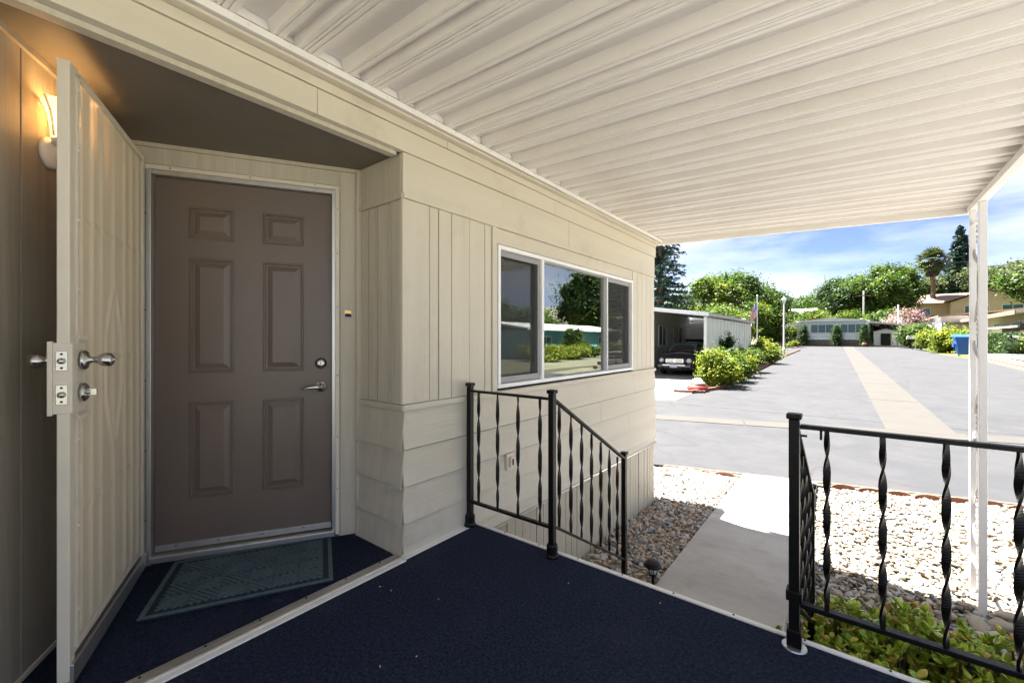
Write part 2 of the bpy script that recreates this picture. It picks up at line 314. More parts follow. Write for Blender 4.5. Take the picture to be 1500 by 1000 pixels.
# near yard base, road, kerbs
def road_edge(x): return 7.70 + 0.26 * x
NX = [-40, -20, -10, -6, -4, -2, -1.29, -0.4, 0, 1, 2, 4, 7, 12, 20, 40]
mb = MB()
for i in range(len(NX) - 1):
    x0, x1 = NX[i], NX[i+1]; e0, e1 = road_edge(x0), road_edge(x1); far0, far1 = e0 + 7.6, e1 + 7.6
    for j in range(8):
        a, b_ = j / 8, (j + 1) / 8
        q = [(x0, e0 + 7.6*a), (x1, e1 + 7.6*a), (x1, e1 + 7.6*b_), (x0, e0 + 7.6*b_)]
        mb.add([(x, y, g0(y)) for x, y in q], [(0,1,2,3)])
tag(mb.build('cross_street', M['asphalt']), kind='structure')
mb = MB(); YS = [16, 20, 26, 32, 40, 50, 60, 70]
mb.sheet([-5.3, -4.0, -2, 0, 2, 4, 5.5, 7.0], [13.5] + YS, lambda x, y: g0(y) + 0.004)
tag(mb.build('main_road', M['asphalt']), kind='structure')
# concrete gutters in the road: separate slabs with joints
gut = tag(MB().add([(0,0,-0.9),(0.01,0,-0.9),(0,0.01,-0.9)], [(0,1,2)]).build('road_gutter', M['strip_conc']), kind='structure')
def slab_line(p, q, w0, w1, n, root, z):
    p, q = Vector(p), Vector(q)
    for i in range(n):
        a, b_ = i / n + 0.0003, (i + 1) / n - 0.0003; A_, B_ = p.lerp(q, a), p.lerp(q, b_); d = (q - p).normalized(); nn = Vector((-d.y, d.x))
        wa, wb = w0 + (w1 - w0) * a, w0 + (w1 - w0) * b_
        pts = [A_ - nn*wa/2, A_ + nn*wa/2, B_ + nn*wb/2, B_ - nn*wb/2]
        MB().prism([(v.x, v.y, g0(v.y) - 0.05) for v in pts], (0,0,0.05+z)).build('concrete_slab', M['strip_conc'], root)
slab_line((1.22, 12.55), (-0.1, 69.5), 1.15, 1.0, 11, gut, 0.012)
slab_line((-22, 6.58), (22, 17.7), 0.62, 0.62, 11, gut, 0.010)
# concrete walk: slabs to the road
wk = tag(MB().box(-1.20, -0.45, 3.0, 3.01, -0.99, -0.98).build('walkway', M['concrete']), kind='structure')
MB().prism([(-1.27,2.3,-1.0),(-0.36,2.3,-1.0),(-0.36,5.50,-1.0),(-1.27,5.45,-1.0)], (0,0,0.18)).build('concrete_slab', M['concrete'], wk, bevel=0.008)
MB().prism([(-1.27,5.462,-1.0),(-0.36,5.512,-1.0),(-0.36,7.55,-1.0),(-1.27,7.32,-1.0)], (0,0,0.178)).build('concrete_slab', M['concrete'], wk, bevel=0.008)
# gravel beds
def bedz(x, y):
    if x < -1.27: return -0.855 + 0.02 * math.sin(3*x + 2*y)
    t = min(1, max(0, (y - 4.6) / 2.9)); return -1.06 + 0.17 * t * t * (3 - 2*t) + 0.02 * math.sin(2.3*x) * math.sin(2*y)
XB = [-0.36 + 0.3*i for i in range(28)]; 
mb = MB()
for i in range(len(XB) - 1):
    for j in range(32):
        def P(x, a): 
            y = -7.0 + (road_edge(x) - 0.05 + 7.0) * a; return (x, y, bedz(x, y) - 0.02)
        mb.add([P(XB[i], j/32), P(XB[i+1], j/32), P(XB[i+1], (j+1)/32), P(XB[i], (j+1)/32)], [(0,1,2,3)])
tag(mb.build('gravel_bounce_bed', M['bed']), kind='structure')  # bright base runs on out of view, extended to bounce sun under the roof
mb = MB()
for i in range(11):
    for j in range(16):
        def P(x, a):
            y = 2.15 + (road_edge(x) - 0.06 - 2.15) * a; return (x, y, bedz(x, y) - 0.012)
        x0, x1 = -0.35 + 0.3*i, -0.05 + 0.3*i; mb.add([P(x0, j/16), P(x1, j/16), P(x1, (j+1)/16), P(x0, (j+1)/16)], [(0,1,2,3)])
tag(mb.build('bed_soil', M['soil']), kind='structure')
mb = MB(); XL = [-1.99, -1.75, -1.5, -1.275]
for i in range(3):
    for j in range(12):
        def P(x, a):
            y = 1.2 + (road_edge(x) - 0.05 - 1.2) * a; return (x, y, bedz(x, y) - 0.02)
        mb.add([P(XL[i], j/12), P(XL[i+1], j/12), P(XL[i+1], (j+1)/12), P(XL[i], (j+1)/12)], [(0,1,2,3)])
mb.add([(-40, -3, -0.9), (-1.99, -3, -0.9), (-1.99, road_edge(-1.99)-0.05, -0.875), (-40, road_edge(-40)-0.05, -0.875)], [(0,1,2,3)])
tag(mb.build('side_yard_ground', M['bed']), kind='structure')
def icos():
    import bmesh
    bm = bmesh.new(); bmesh.ops.create_icosphere(bm, subdivisions=2, radius=1.0)
    V = np.array([v.co[:] for v in bm.verts]); F = np.array([[v.index for v in f.verts] for f in bm.faces]); bm.free(); return V, F
IV, IF = icos()
def stones(name, pts, sizes, m, label, flat=0.62):
    n = len(pts); k = len(IV); var = []
    for q in range(10):
        d = RNG.normal(size=(5, 3)); d /= np.linalg.norm(d, axis=1)[:, None]; V = IV.copy(); s_ = np.ones(k)
        for dd in d: s_ += 0.16 * np.cos(2.2 * np.arccos(np.clip(V @ dd, -1, 1)))
        var.append(V * s_[:, None])
    var = np.array(var); W = var[RNG.integers(0, 10, n)]
    sc = np.stack([sizes * RNG.uniform(0.8, 1.35, n), sizes * RNG.uniform(0.7, 1.0, n), sizes * RNG.uniform(0.45, 0.8, n) * flat / 0.62], 1)
    W = W * sc[:, None, :]; th = RNG.uniform(0, 6.28, n); tl = RNG.normal(0, 0.3, n); c, s_ = np.cos(tl), np.sin(tl)
    y = W[:, :, 1] * c[:, None] - W[:, :, 2] * s_[:, None]; z = W[:, :, 1] * s_[:, None] + W[:, :, 2] * c[:, None]; x = W[:, :, 0]
    c, s_ = np.cos(th), np.sin(th); X = x * c[:, None] - y * s_[:, None]; Y = x * s_[:, None] + y * c[:, None]
    V = np.stack([X, Y, z], 2) + np.asarray(pts)[:, None, :]
    F = IF[None] + (np.arange(n) * k)[:, None, None]
    o = fast_mesh(name, V.reshape(-1, 3), F.reshape(-1, 3), m, smooth=True)
    return tag(o, label, 'gravel', kind='stuff')
pl = []
for k in range(6200):
    x = random.uniform(-1.97, -1.30); y = random.uniform(2.2, road_edge(-1.6) - 0.25)
    if k > 4600: x = random.uniform(-3.3, -1.97); y = random.uniform(5.6, road_edge(x) - 0.2)
    pl.append((x, y, bedz(x, y) + random.uniform(-0.012, 0.016)))
pl = np.array(pl); stones('river_gravel', pl, RNG.gamma(7.0, 0.0030, len(pl)).clip(0.010, 0.038), M['stone'], 'mixed brown and grey river gravel in the narrow bed between house and walk')
pr = []
while len(pr) < 14500:
    x = -0.33 + 3.1 * random.random(); y = random.uniform(2.25, 8.4)
    if y > road_edge(x) - 0.12 or x > 0.62 + 0.235 * y: continue
    pr.append((x, y, bedz(x, y) + random.uniform(-0.012, 0.02)))
pr = np.array(pr); stones('pale_gravel', pr, RNG.gamma(6.0, 0.0038, len(pr)).clip(0.011, 0.05) * (1 + 0.25 * (pr[:, 0] > 0.9)), M['stone_w'], 'pale cream gravel stones in the bed right of the walk')
# larger rocks round the patio post
for k in range(26):
    x = random.uniform(0.70, 1.55); y = random.uniform(4.35, 5.25)
    if abs(x - 0.87) < 0.13 and y > 5.05: x += 0.25
    r_ = random.uniform(0.05, 0.10); V = IV.copy(); s_ = np.ones(len(V))
    for _ in range(5):
        d = RNG.normal(size=3); d /= np.linalg.norm(d); s_ += 0.12 * np.cos(2 * np.arccos(np.clip(V @ d, -1, 1)))
    V = V * s_[:, None] * np.array([r_ * 1.25, r_ * 0.85, r_ * 0.6])
    o = fast_mesh('river_rock', V, IF, [M['stone'], M['stone_w']][k % 2], smooth=True); o.location = (x, y, bedz(x, y) + r_ * 0.3); o.rotation_euler = (0, 0, random.uniform(0, 6))
    tag(o, 'smooth rounded river rock lying near the foot of the white patio post', 'rock', 'large river rocks by the patio post')
# terracotta scalloped edging along the road
ed = thing('garden_edging', (-1.99, 7.1, -0.87), 'low scalloped terracotta edging along the gravel beside the street', 'edging')
sc_ = MB(); arc = [(-0.14,0,0),(-0.14,0,0.05)] + [(-0.14*math.cos(a), 0, 0.05+0.05*math.sin(a)) for a in [0.5,1.0,1.57,2.1,2.6]] + [(0.14,0,0.05),(0.14,0,0)]
sc_.prism(arc, (0, 0.04, 0)); em = mesh_of(sc_, M['terra'])
for k in range(34):
    x = -2.1 + k * 0.292
    if -1.42 < x < -0.25: continue
    y = road_edge(x) - 0.07; put('edging_tile', em, ed, (x, y, g0(y) - 0.078 + random.uniform(-0.015, 0.01)), (random.uniform(-0.15,0.15), 0, math.atan(0.26) + random.uniform(-0.08, 0.08)))
mb = MB()
for x in [-2.4 + 0.25*i for i in range(48)]:
    y0, y1 = road_edge(x), road_edge(x+0.25); mb.add([(x, y0-0.06, -0.875), (x+0.25, y1-0.06, -0.875), (x+0.25, y1+0.05+random.uniform(-.02,.03), g0(y1)+0.006), (x, y0+0.05, g0(y0)+0.006)], [(0,1,2,3)])
tag(mb.build('soil_strip', M['soil']), kind='structure')

# ------------------------------------------------------------------ the mobile home with the front door
H = thing('mobile_home', (-1.99, 1.52, 0), 'beige mobile home in the foreground with brown front door, lap siding and sliding window', 'mobile home')
WX, Y0, Y1 = -1.99, 1.52, 5.52
Rt = Vector((-2.43, 1.535)); U = Vector((-0.513, -0.858)).normalized(); N2 = Vector((0.858, -0.513)).normalized()
def dw(t, n, z): v = Rt + U * t + N2 * n; return (v.x, v.y, z)          # point on the angled door wall
def dbox(mb, t0, t1, n0, n1, z0, z1):
    p = [dw(t0,n0,z0), dw(t1,n0,z0), dw(t1,n1,z0), dw(t0,n1,z0)]; return mb.prism(p, (0,0,z1-z0))
Lc = Rt + U * 1.165                                                      # corner of door wall and left wall
def lbox(mb, s0, s1, n0, n1, z0, z1):                                     # on the left alcove wall; n along -U... towards the door side
    def P(s, n): v = Lc + N2 * s - U * n; return (v.x, v.y, z0)
    return mb.prism([P(s0,n0), P(s1,n0), P(s1,n1), P(s0,n1)], (0,0,z1-z0))
# core walls (behind the boards)
MB().box(-2.10, -2.012, 1.60, 2.33, -0.10, 2.50).box(-2.10, -2.012, 4.80, 5.50, -0.10, 2.50).box(-2.10,-2.012,2.33,4.80,-0.10,0.86).box(-2.10,-2.012,2.33,4.80,1.91,2.50).build('wall', M['dark'], H)
MB().box(-7.0, -2.012, 5.42, 5.50, -0.85, 2.50).build('wall', M['sid_v'], H)
MB().box(-7.0, -6.9, -4.0, 5.42, -0.85, 2.50).build('wall', M['sid_v'], H)
MB().box(-2.08, -1.99, -4.0, -0.10, -0.10, 2.28).build('wall', M['sid_v'], H)
# boards above the window line: fascia, frieze, ledges
def boards_h(name, x0, x1, cuts, z0, z1, m=None, bev=0.003):
    for a, b_ in zip(cuts[:-1], cuts[1:]): MB().box(x0, x1, a + 0.0012, b_ - 0.0012, z0, z1).build(name, m or M['sid_h'], H, bevel=bev)
boards_h('fascia_board', -2.012, -1.972, [-4.0, -1.3, 1.02, 3.1, 5.53], 2.283, 2.405)
boards_h('fascia_board', -2.012, -1.966, [-4.0, 0.1, 1.85, 4.2, 5.53], 2.409, 2.452)
boards_h('frieze_board', -2.012, -1.984, [Y0 + 0.002, 3.35, 5.52], 2.052, 2.281)
boards_h('ledge_trim', -2.012, -1.972, [Y0, 3.9, 5.525], 2.022, 2.050)
boards_h('header_board', -2.012, -1.990, [2.315, 4.82], 1.912, 2.020)
boards_h('ledge_trim', -2.012, -1.966, [Y0 - 0.005, 3.2, 5.525], 0.815, 0.848, bev=0.004)
for a, b_ in [(1.524,1.72),(1.726,1.792),(1.799,1.902),(1.908,2.066),(2.072,2.222),(2.228,2.292),(4.835,4.96),(4.966,5.10),(5.106,5.24),(5.246,5.38),(5.386,5.518)]:
    MB().box(-2.012, -1.991 + random.uniform(-0.001, 0.003), a, b_, 0.85, 2.021).build('wall_board', M['sid_v'], H, bevel=0.002)
MB().box(-2.012, -1.978, 2.296, 2.345, 0.85, 2.045).build('window_trim', M['sid_v'], H, bevel=0.003)
MB().box(-2.012, -1.980, 4.792, 4.828, 0.85, 2.021).build('window_trim', M['sid_v'], H, bevel=0.003)
# lap boards
tops = [0.813, 0.605, 0.395, 0.187, -0.005]; bots = [0.595, 0.385, 0.177, -0.02, -0.105]
for i, (zt, zb) in enumerate(zip(tops, bots)):
    c0 = Y0 - 0.004 if i < 4 else 2.1
    cuts = [c0] + sorted(random.uniform(2.9, 4.9) for _ in range(2)) + [Y1 + 0.004]
    for a, b_ in zip(cuts[:-1], cuts[1:]):
        pr_ = [(-2.012, a+0.001, zb), (-1.967, a+0.001, zb), (-1.988, a+0.001, zt+0.004), (-2.012, a+0.001, zt+0.004)]
        MB().prism(pr_, (0, b_-a-0.002, 0)).build('lap_board', M['sid_h'], H, bevel=0.002)
    if i < 4: MB().box(-2.0, -1.9845, c0 + 0.004, Y1, zb - 0.008, zb - 0.001).build('lap_shadow', M['dark'], H)  # dark strip draws the shadow line beneath each lap's lower edge
    if i < 4:
        pr_ = [(-2.43, Y0+0.03, zb), (-2.43, Y0-0.022, zb), (-2.43, Y0+0.002, zt+0.004), (-2.43, Y0+0.03, zt+0.004)]
        MB().prism(pr_, (0.428+0.0, 0, 0)).build('lap_board', M['alc_v'], H, bevel=0.002)
        MB().prism([(-2.05,Y0-0.024,zb-0.002),(-2.05,Y0-0.028,zb-0.002),(-2.05,Y0-0.003,zt),(-2.05,Y0+0.001,zt)], (0.085,0,0)).build('corner_cap', M['alc_v'], H)
# skirt boards below
ys_ = 2.12
while ys_ < 5.5:
    wd = random.uniform(0.075, 0.10); e = min(ys_ + wd - 0.006, 5.515)
    MB().box(-2.012, -1.992 + random.uniform(-0.003, 0.003), ys_, e, -0.90, -0.107).build('skirt_board', M['skirt'], H, bevel=0.002); ys_ += wd
MB().box(-2.012, -1.958, 2.11, 5.53, -0.118, -0.106).build('skirt_flashing', M['alu'], H)
MB().box(-2.05, -2.014, 2.1, 5.5, -0.9, -0.11).build('skirt_backing', M['dark'], H)
# narrow side wall of the recess
MB().box(-2.43, -2.013, 1.535, 1.60, 0.0, 2.50).build('wall', M['alc_v'], H)
MB().box(-2.425, -2.013, 1.522, 1.534, 2.052, 2.281).build('frieze_board', M['alc_v'], H, bevel=0.002)
MB().box(-2.425, -1.985, 1.512, 1.534, 2.020, 2.050).build('ledge_trim', M['alc_v'], H, bevel=0.003)
MB().box(-2.425, -1.968, 1.508, 1.534, 0.815, 0.848).build('ledge_trim', M['alc_v'], H, bevel=0.003)
for a, b_ in [(-2.405,-2.335),(-2.325,-2.262),(-2.254,-2.24),(-2.23,-2.135),(-2.125,-2.108),(-2.098,-2.013)]:
    MB().box(a, b_, 1.526, 1.534, 0.85, 2.018).build('wall_board', M['alc_v'], H, bevel=0.002)
MB().box(-2.013, -1.9915, 1.521, 1.60, 0.85, 2.018).build('corner_board', M['sid_v'], H, bevel=0.002)
MB().box(-2.43, -2.408, 1.500, 1.534, 0.01, 2.27).build('corner_board', M['alc_v'], H, bevel=0.003)
# door wall
wl = MB(); dbox(wl, 0.0, 0.125, -0.09, 0.0, 0.0, 2.285); dbox(wl, 0.125, 1.10, -0.09, 0.0, 2.155, 2.285); dbox(wl, 1.10, 1.165, -0.09, 0.0, 0.0, 2.285); wl.build('wall', M['alc_v'], H)
q = MB(); dbox(q, 0.0, 1.165, 0.0015, 0.016, 2.262, 2.284); q.build('cove_moulding', M['alc_v'], H)
q = MB(); dbox(q, 0.002, 0.022, 0.0015, 0.018, 0.0, 2.26); q.build('cove_moulding', M['alc_v'], H)
q = MB(); dbox(q, 0.026, 0.118, 0.0015, 0.006, 0.02, 2.26); q.build('wall_board', M['alc_v'], H)
q = MB(); dbox(q, 0.128, 1.155, 0.0015, 0.006, 2.172, 2.26); q.build('wall_board', M['alc_v'], H)
# frame round the door
fr = MB(); dbox(fr, 0.122, 0.145, 0.0, 0.022, 0.02, 2.165); dbox(fr, 0.145, 1.115, 0.0, 0.022, 2.142, 2.165)
F_ = fr.build('door_frame', M['strip'], H, bevel=0.002)
q = MB(); dbox(q, 0.145, 0.165, -0.07, 0.012, 0.04, 2.142); dbox(q, 1.066, 1.125, -0.07, 0.022, 0.0, 2.142); dbox(q, 0.165, 1.066, -0.07, 0.012, 2.118, 2.142); q.build('jamb', M['alu'], F_, bevel=0.002)
q = MB(); dbox(q, 0.150, 1.075, -0.06, 0.030, 0.012, 0.045); q.build('sill', M['alu'], F_, bevel=0.004)
q = MB()
for z in (0.3, 0.62, 1.0, 1.42, 1.75, 2.02): v = dw(0.1335, 0.021, z); q.lathe([(0.0045,0),(0.004,0.003),(0.001,0.004)], v, (N2.x,N2.y,0), 8)
for t_ in (0.26, 0.6, 0.98): v = dw(t_, 0.021, 2.153); q.lathe([(0.005,0),(0.004,0.003),(0.001,0.004)], v, (N2.x,N2.y,0), 8)
q.build('screw', M['nickel'], F_)
# brown six-panel door: s from hinge side, z up, h out
DH = Vector(dw(1.064, -0.028, 0)); DU = Vector((-U.x, -U.y, 0)); DN = Vector((N2.x, N2.y, 0))
def dp(s, z, h): return DH + DU * s + DN * h + Vector((0, 0, z))
sx = [0, 0.157, 0.375, 0.52, 0.74, 0.897]; sz = [0.062, 0.326, 0.866, 1.03, 1.68, 1.787, 1.97, 2.115]
mb = MB()
for i in range(5):
    for j in range(7):
        if i in (1, 3) and j in (1, 3, 5): continue
        mb.add([dp(sx[i], sz[j], 0), dp(sx[i+1], sz[j], 0), dp(sx[i+1], sz[j+1], 0), dp(sx[i], sz[j+1], 0)], [(0,1,2,3)])
for a, b_ in [((0,0),(1,0)), ((1,0),(1,1)), ((1,1),(0,1)), ((0,1),(0,0))]:
    S0 = [(sx[0], sx[-1])[a[0]], (sz[0], sz[-1])[a[1]]]; S1 = [(sx[0], sx[-1])[b_[0]], (sz[0], sz[-1])[b_[1]]]
    mb.add([dp(*S0, 0), dp(*S1, 0), dp(*S1, -0.04), dp(*S0, -0.04)], [(0,1,2,3)])
mb.add([dp(sx[0], sz[0], -0.04), dp(sx[-1], sz[0], -0.04), dp(sx[-1], sz[-1], -0.04), dp(sx[0], sz[-1], -0.04)], [(0,1,2,3)])
DR = mb.build('front_door', M['door'], H)
for i in (1, 3):
    for j in (1, 3, 5):
        loops = [(0, 0), (0.005, 0.0055), (0.011, 0.0055), (0.016, -0.006), (0.024, -0.006), (0.052, 0.006), (0.056, 0.006)]
        mb = MB()
        for k, (ins, h) in enumerate(loops):
            a0, a1, b0, b1 = sx[i] + ins, sx[i+1] - ins, sz[j] + ins, sz[j+1] - ins
            mb.v += [tuple(dp(a0,b0,h)), tuple(dp(a1,b0,h)), tuple(dp(a1,b1,h)), tuple(dp(a0,b1,h))]
            if k: 
                for e in range(4): mb.f.append(((k-1)*4+e, (k-1)*4+(e+1) % 4, k*4+(e+1) % 4, k*4+e))
        mb.f.append(tuple(len(mb.v) - 4 + e for e in range(4))); mb.build('door_panel', M['door'], DR)
hd = MB(); c = dp(0.835, 0.93, 0); hd.lathe([(0.034,0),(0.034,0.006),(0.028,0.012),(0.014,0.014),(0.012,0.05)], c, DN, 24)
hd.tube([c + DN*0.045, c + DN*0.052 - DU*0.02, c + DN*0.055 - DU*0.06 + Vector((0,0,-0.002)), c + DN*0.05 - DU*0.105 + Vector((0,0,-0.008))], [0.012, 0.0125, 0.010, 0.007], 12); hd.build('door_handle', M['chrome'], DR, smooth=True)
c = dp(0.835, 1.073, 0); MB().lathe([(0.033,0),(0.033,0.008),(0.029,0.013)], c, DN, 24).build('deadbolt_rose', M['dark'], DR)
MB().lathe([(0.026,0.010),(0.026,0.016),(0.021,0.021),(0.011,0.0225),(0.004,0.0225)], c, DN, 24).build('deadbolt', M['nickel'], DR, smooth=True)
MB().obox(c + DN*0.0228, DU*0.0022, (0,0,0.007), DN*0.0008).build('keyway', M['dark'], DR)
q = MB(); q.prism([dp(0.004,0.055,0.001), dp(0.893,0.055,0.001), dp(0.893,0.055,0.016), dp(0.004,0.055,0.016)], (0,0,0.032)); q.build('door_sweep', M['alu'], DR, bevel=0.003)
q = MB()
for s_ in (0.1, 0.3, 0.52, 0.74): q.lathe([(0.005,0),(0.004,0.003)], dp(s_, 0.078, 0.016), DN, 8)
q.build('screw', M['nickel'], DR)
q = MB()
for z in (0.25, 0.62, 1.0, 1.38, 1.9): q.lathe([(0.004,0),(0.003,0.003)], dw(1.09, 0.022, z), DN, 8)
q.build('screw', M['dark'], F_)
# left alcove wall with grooved sheets
ss = [0.0, 0.20, 0.405, 0.61, 0.815, 1.02, 1.215]
for a, b_ in zip(ss[:-1], ss[1:]):
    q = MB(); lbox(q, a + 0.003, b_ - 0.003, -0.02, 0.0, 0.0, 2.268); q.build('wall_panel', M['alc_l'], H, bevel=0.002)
q = MB(); lbox(q, 0, 1.215, -0.06, -0.012, 0.0, 2.5); q.build('wall', M['alc_v'], H)
q = MB(); lbox(q, 0.0, 1.18, 0.0, 0.014, 2.262, 2.284); q.build('cove_moulding', M['alc_l'], H)
q = MB(); lbox(q, 0.0, 1.20, 0.001, 0.010, 0.003, 0.02); q.build('base_moulding', M['strip'], H)
# alcove ceiling
def P2(v): return (v.x, v.y)
pc = [(-2.012, 1.53), (-2.43, 1.55), P2(Rt + U*0.02 - N2*0.03), P2(Lc - N2*0.05), (-2.012, -0.12)]
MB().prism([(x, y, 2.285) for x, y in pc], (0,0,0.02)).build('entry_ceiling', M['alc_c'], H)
MB().box(-2.06, -2.013, -0.08, 1.50, 2.262, 2.284).build('ceiling_trim', M['alc_v'], H)
# roof of the home (casts the eave shadow)
MB().box(-7.4, -1.935, -4.3, 5.60, 2.53, 2.60).box(-7.4, -2.58, 5.60, 5.95, 2.53, 2.60).build('roof', M['white'], H)
MB().box(-7.4, -2.58, 5.951, 6.0, 2.44, 2.529).build('roof_fascia', M['white'], H)
# room behind the window
rm = MB(); x0, x1, ya, yb, za, zb = -4.6, -2.11, 1.75, 5.40, -0.02, 2.3
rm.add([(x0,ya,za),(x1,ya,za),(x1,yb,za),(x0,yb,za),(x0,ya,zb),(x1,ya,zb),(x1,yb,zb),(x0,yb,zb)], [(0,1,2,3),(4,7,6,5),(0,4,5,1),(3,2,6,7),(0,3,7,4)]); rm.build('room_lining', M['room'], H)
# the sliding window
WN = MB().box(-2.06, -1.972, 2.350, 2.378, 0.868, 1.902).box(-2.06,-1.972, 4.755,4.785,0.868,1.902).box(-2.06,-1.972,2.378,4.755,1.872,1.902).box(-2.06,-1.972,2.378,4.755,0.868,0.896).build('window', M['vinyl'], H, bevel=0.003)
MB().box(-2.055,-1.978,2.912,2.945,0.896,1.872).build('mullion', M['vinyl'], WN, bevel=0.003)
MB().box(-2.045,-1.992,4.147,4.165,0.896,1.872).build('mullion', M['vinyl'], WN, bevel=0.003)
MB().add([(-2.03,2.945,0.896),(-2.03,4.145,0.896),(-2.03,4.145,1.872),(-2.03,2.945,1.872)], [(0,1,2,3)]).build('pane', M['glass'], WN)
for a, b_ in ((2.378, 2.912), (4.165, 4.755)):
    MB().add([(-2.038,a,0.896),(-2.038,b_,0.896),(-2.038,b_,1.872),(-2.038,a,1.872)], [(0,1,2,3)]).build('pane', M['glass'], WN)
    MB().add([(-2.006,a+.02,0.92),(-2.006,b_-.02,0.92),(-2.006,b_-.02,1.845),(-2.006,a+.02,1.845)], [(0,1,2,3)]).build('insect_screen', M['insect'], WN)
    g_ = mat('screen_frame_grey', (0.33,0.33,0.34), 0.5)
    MB().box(-2.012,-2.0,a+.002,a+.022,0.9,1.868).box(-2.012,-2.0,b_-.03,b_-.004,0.9,1.868).box(-2.012,-2.0,a+.022,b_-.03,1.83,1.868).box(-2.012,-2.0,a+.022,b_-.03,0.9,0.945).build('screen_frame', g_, WN)
# things in the room
tl = thing('table_lamp', (-2.75, 2.95, 0.6), 'table lamp with a beige drum shade standing behind the left window pane', 'table lamp')
MB().lathe([(0.17,0.62),(0.14,0.95),(0.138,0.948),(0.168,0.622)], (-2.75,2.95,0.6), (0,0,1), 24).build('lamp_shade', M['shade_cloth'], tl, smooth=True)
MB().lathe([(0.10,0.0),(0.09,0.02),(0.015,0.05),(0.012,0.62)], (-2.75,2.95,0.6), (0,0,1), 14).build('lamp_base', M['dark'], tl)
sd = thing('side_table', (-2.75, 2.95, 0), 'small dark side table inside the window carrying the beige lamp', 'table')
MB().box(-3.0,-2.5,2.7,3.2,0.55,0.598).build('table_top', M['wood_fence'], sd)
lg = [MB().box(x,x+.04,y,y+.04,0,0.55).build('leg', M['wood_fence'], sd) for x in (-2.98,-2.56) for y in (2.72,3.14)]

# ------------------------------------------------------------------ security screen door (hinged part of the home)
E2 = Vector((0.914, -0.405)).normalized(); M2 = Vector((-0.405, -0.914)).normalized()    # along the leaf, towards the wall behind
SH = Vector((-2.963, 0.585)); SW = 0.902
def sp(a, n, z): v = SH + E2*a + M2*n; return Vector((v.x, v.y, z))
def sbox(mb, a0, a1, n0, n1, z0, z1): return mb.prism([sp(a0,n0,z0), sp(a1,n0,z0), sp(a1,n1,z0), sp(a0,n1,z0)], (0,0,z1-z0))
ZB, ZT = 0.025, 2.195
q = MB(); sbox(q, SW-0.042, SW, 0, 0.034, ZB, ZT); sbox(q, 0, 0.042, 0, 0.034, ZB, ZT); sbox(q, 0.042, SW-0.042, 0, 0.034, ZT-0.03, ZT); sbox(q, 0.042, SW-0.042, 0.002, 0.034, ZB+0.07, ZB+0.10)
SD = q.build('screen_door', M['strip'], H, bevel=0.003)
q = MB(); sbox(q, 0.0, SW-0.002, -0.010, 0.012, 0.012, 0.082); q.build('kick_rail', M['alu'], SD, bevel=0.003)
def seg_d(p, a, b):
    ax, ay = b[0]-a[0], b[1]-a[1]; t = max(0, min(1, ((p[0]-a[0])*ax + (p[1]-a[1])*ay) / (ax*ax + ay*ay))); return math.hypot(p[0]-a[0]-ax*t, p[1]-a[1]-ay*t)
BARS = (0.12, 0.22, 0.32, 0.46, 0.60, 0.70, 0.80)
DIA = [((0.46,1.47),(0.46+g*0.10,1.22)) for g in (-1,1)] + [((0.46+g*0.10,0.98),(0.46,0.72)) for g in (-1,1)] + [((0.46+g*0.10,1.22),(0.46+g*0.10,0.98)) for g in (-1,1)]
NA, NZ = 120, 190; A0, A1, Z0, Z1 = 0.036, SW-0.036, 0.12, ZT-0.028; V = []
for j in range(NZ+1):
    for i in range(NA+1):
        a, z = A0 + (A1-A0)*i/NA, Z0 + (Z1-Z0)*j/NZ
        h = max(math.exp(-((a - b_ - 0.006*math.sin(3.1*z + 9*b_))/0.017)**2) for b_ in BARS)
        if 0.66 < z < 1.54: h = max(h, max(1.15*math.exp(-(seg_d((a, z), *d_)/0.012)**2) for d_ in DIA))
        for zc in (0.60, 1.14, 1.66): h = max(h, 0.75*math.exp(-((z - zc)/0.008)**2))
        h += 0.25*math.sin(7*a + 2.1*z)*math.sin(1.7*z + 3*a)
        ed_ = min(1, min(a-A0, A1-a, z-Z0, Z1-z)/0.03); V.append(tuple(sp(a, 0.004 - 0.0085*h*ed_, z)))
fast_mesh('door_mesh', np.array(V) - np.array(ORG[SD.name]), [(j*(NA+1)+i, j*(NA+1)+i+1, (j+1)*(NA+1)+i+1, (j+1)*(NA+1)+i) for j in range(NZ) for i in range(NA)], M['perf'], SD, smooth=True)
q = MB(); sbox(q, SW-0.062, SW-0.046, -0.006, 0.003, ZB+0.09, ZT-0.02); sbox(q, 0.03, SW-0.046, -0.006, 0.003, ZT-0.034, ZT-0.020); q.build('mesh_retainer', M['strip'], SD, bevel=0.001)
q = MB()
for z in (0.25, 0.55, 0.86, 1.4, 1.65, 1.9, 2.12): q.lathe([(0.006,0),(0.005,0.004),(0.001,0.005)], sp(SW-0.054,-0.006,z), (-M2.x,-M2.y,0), 8)
q.build('screw', M['strip'], SD)
for a in (0.12, 0.22, 0.32, 0.46, 0.60, 0.70, 0.80):
    q = MB(); sbox(q, a-0.019, a+0.019, 0.012, 0.030, 0.12, ZT-0.03); q.build('bar', M['strip'], SD)
for z in (0.60, 1.14, 1.66):
    q = MB(); sbox(q, 0.04, SW-0.04, 0.0065, 0.0095, z-0.008, z+0.008); q.build('cross_bar', M['strip'], SD)
q = MB()
for z in (0.60, 1.14, 1.66):
    for a in (0.22, 0.61, 0.79): q.lathe([(0.009,0),(0.007,0.004),(0.001,0.006)], sp(a,0.0025,z), (-M2.x,-M2.y,0), 8)
for z in (0.78, 1.42): q.lathe([(0.009,0),(0.007,0.004),(0.001,0.006)], sp(0.46,0.0025,z), (-M2.x,-M2.y,0), 8)
q.build('rivet', M['strip'], SD)
q = MB()
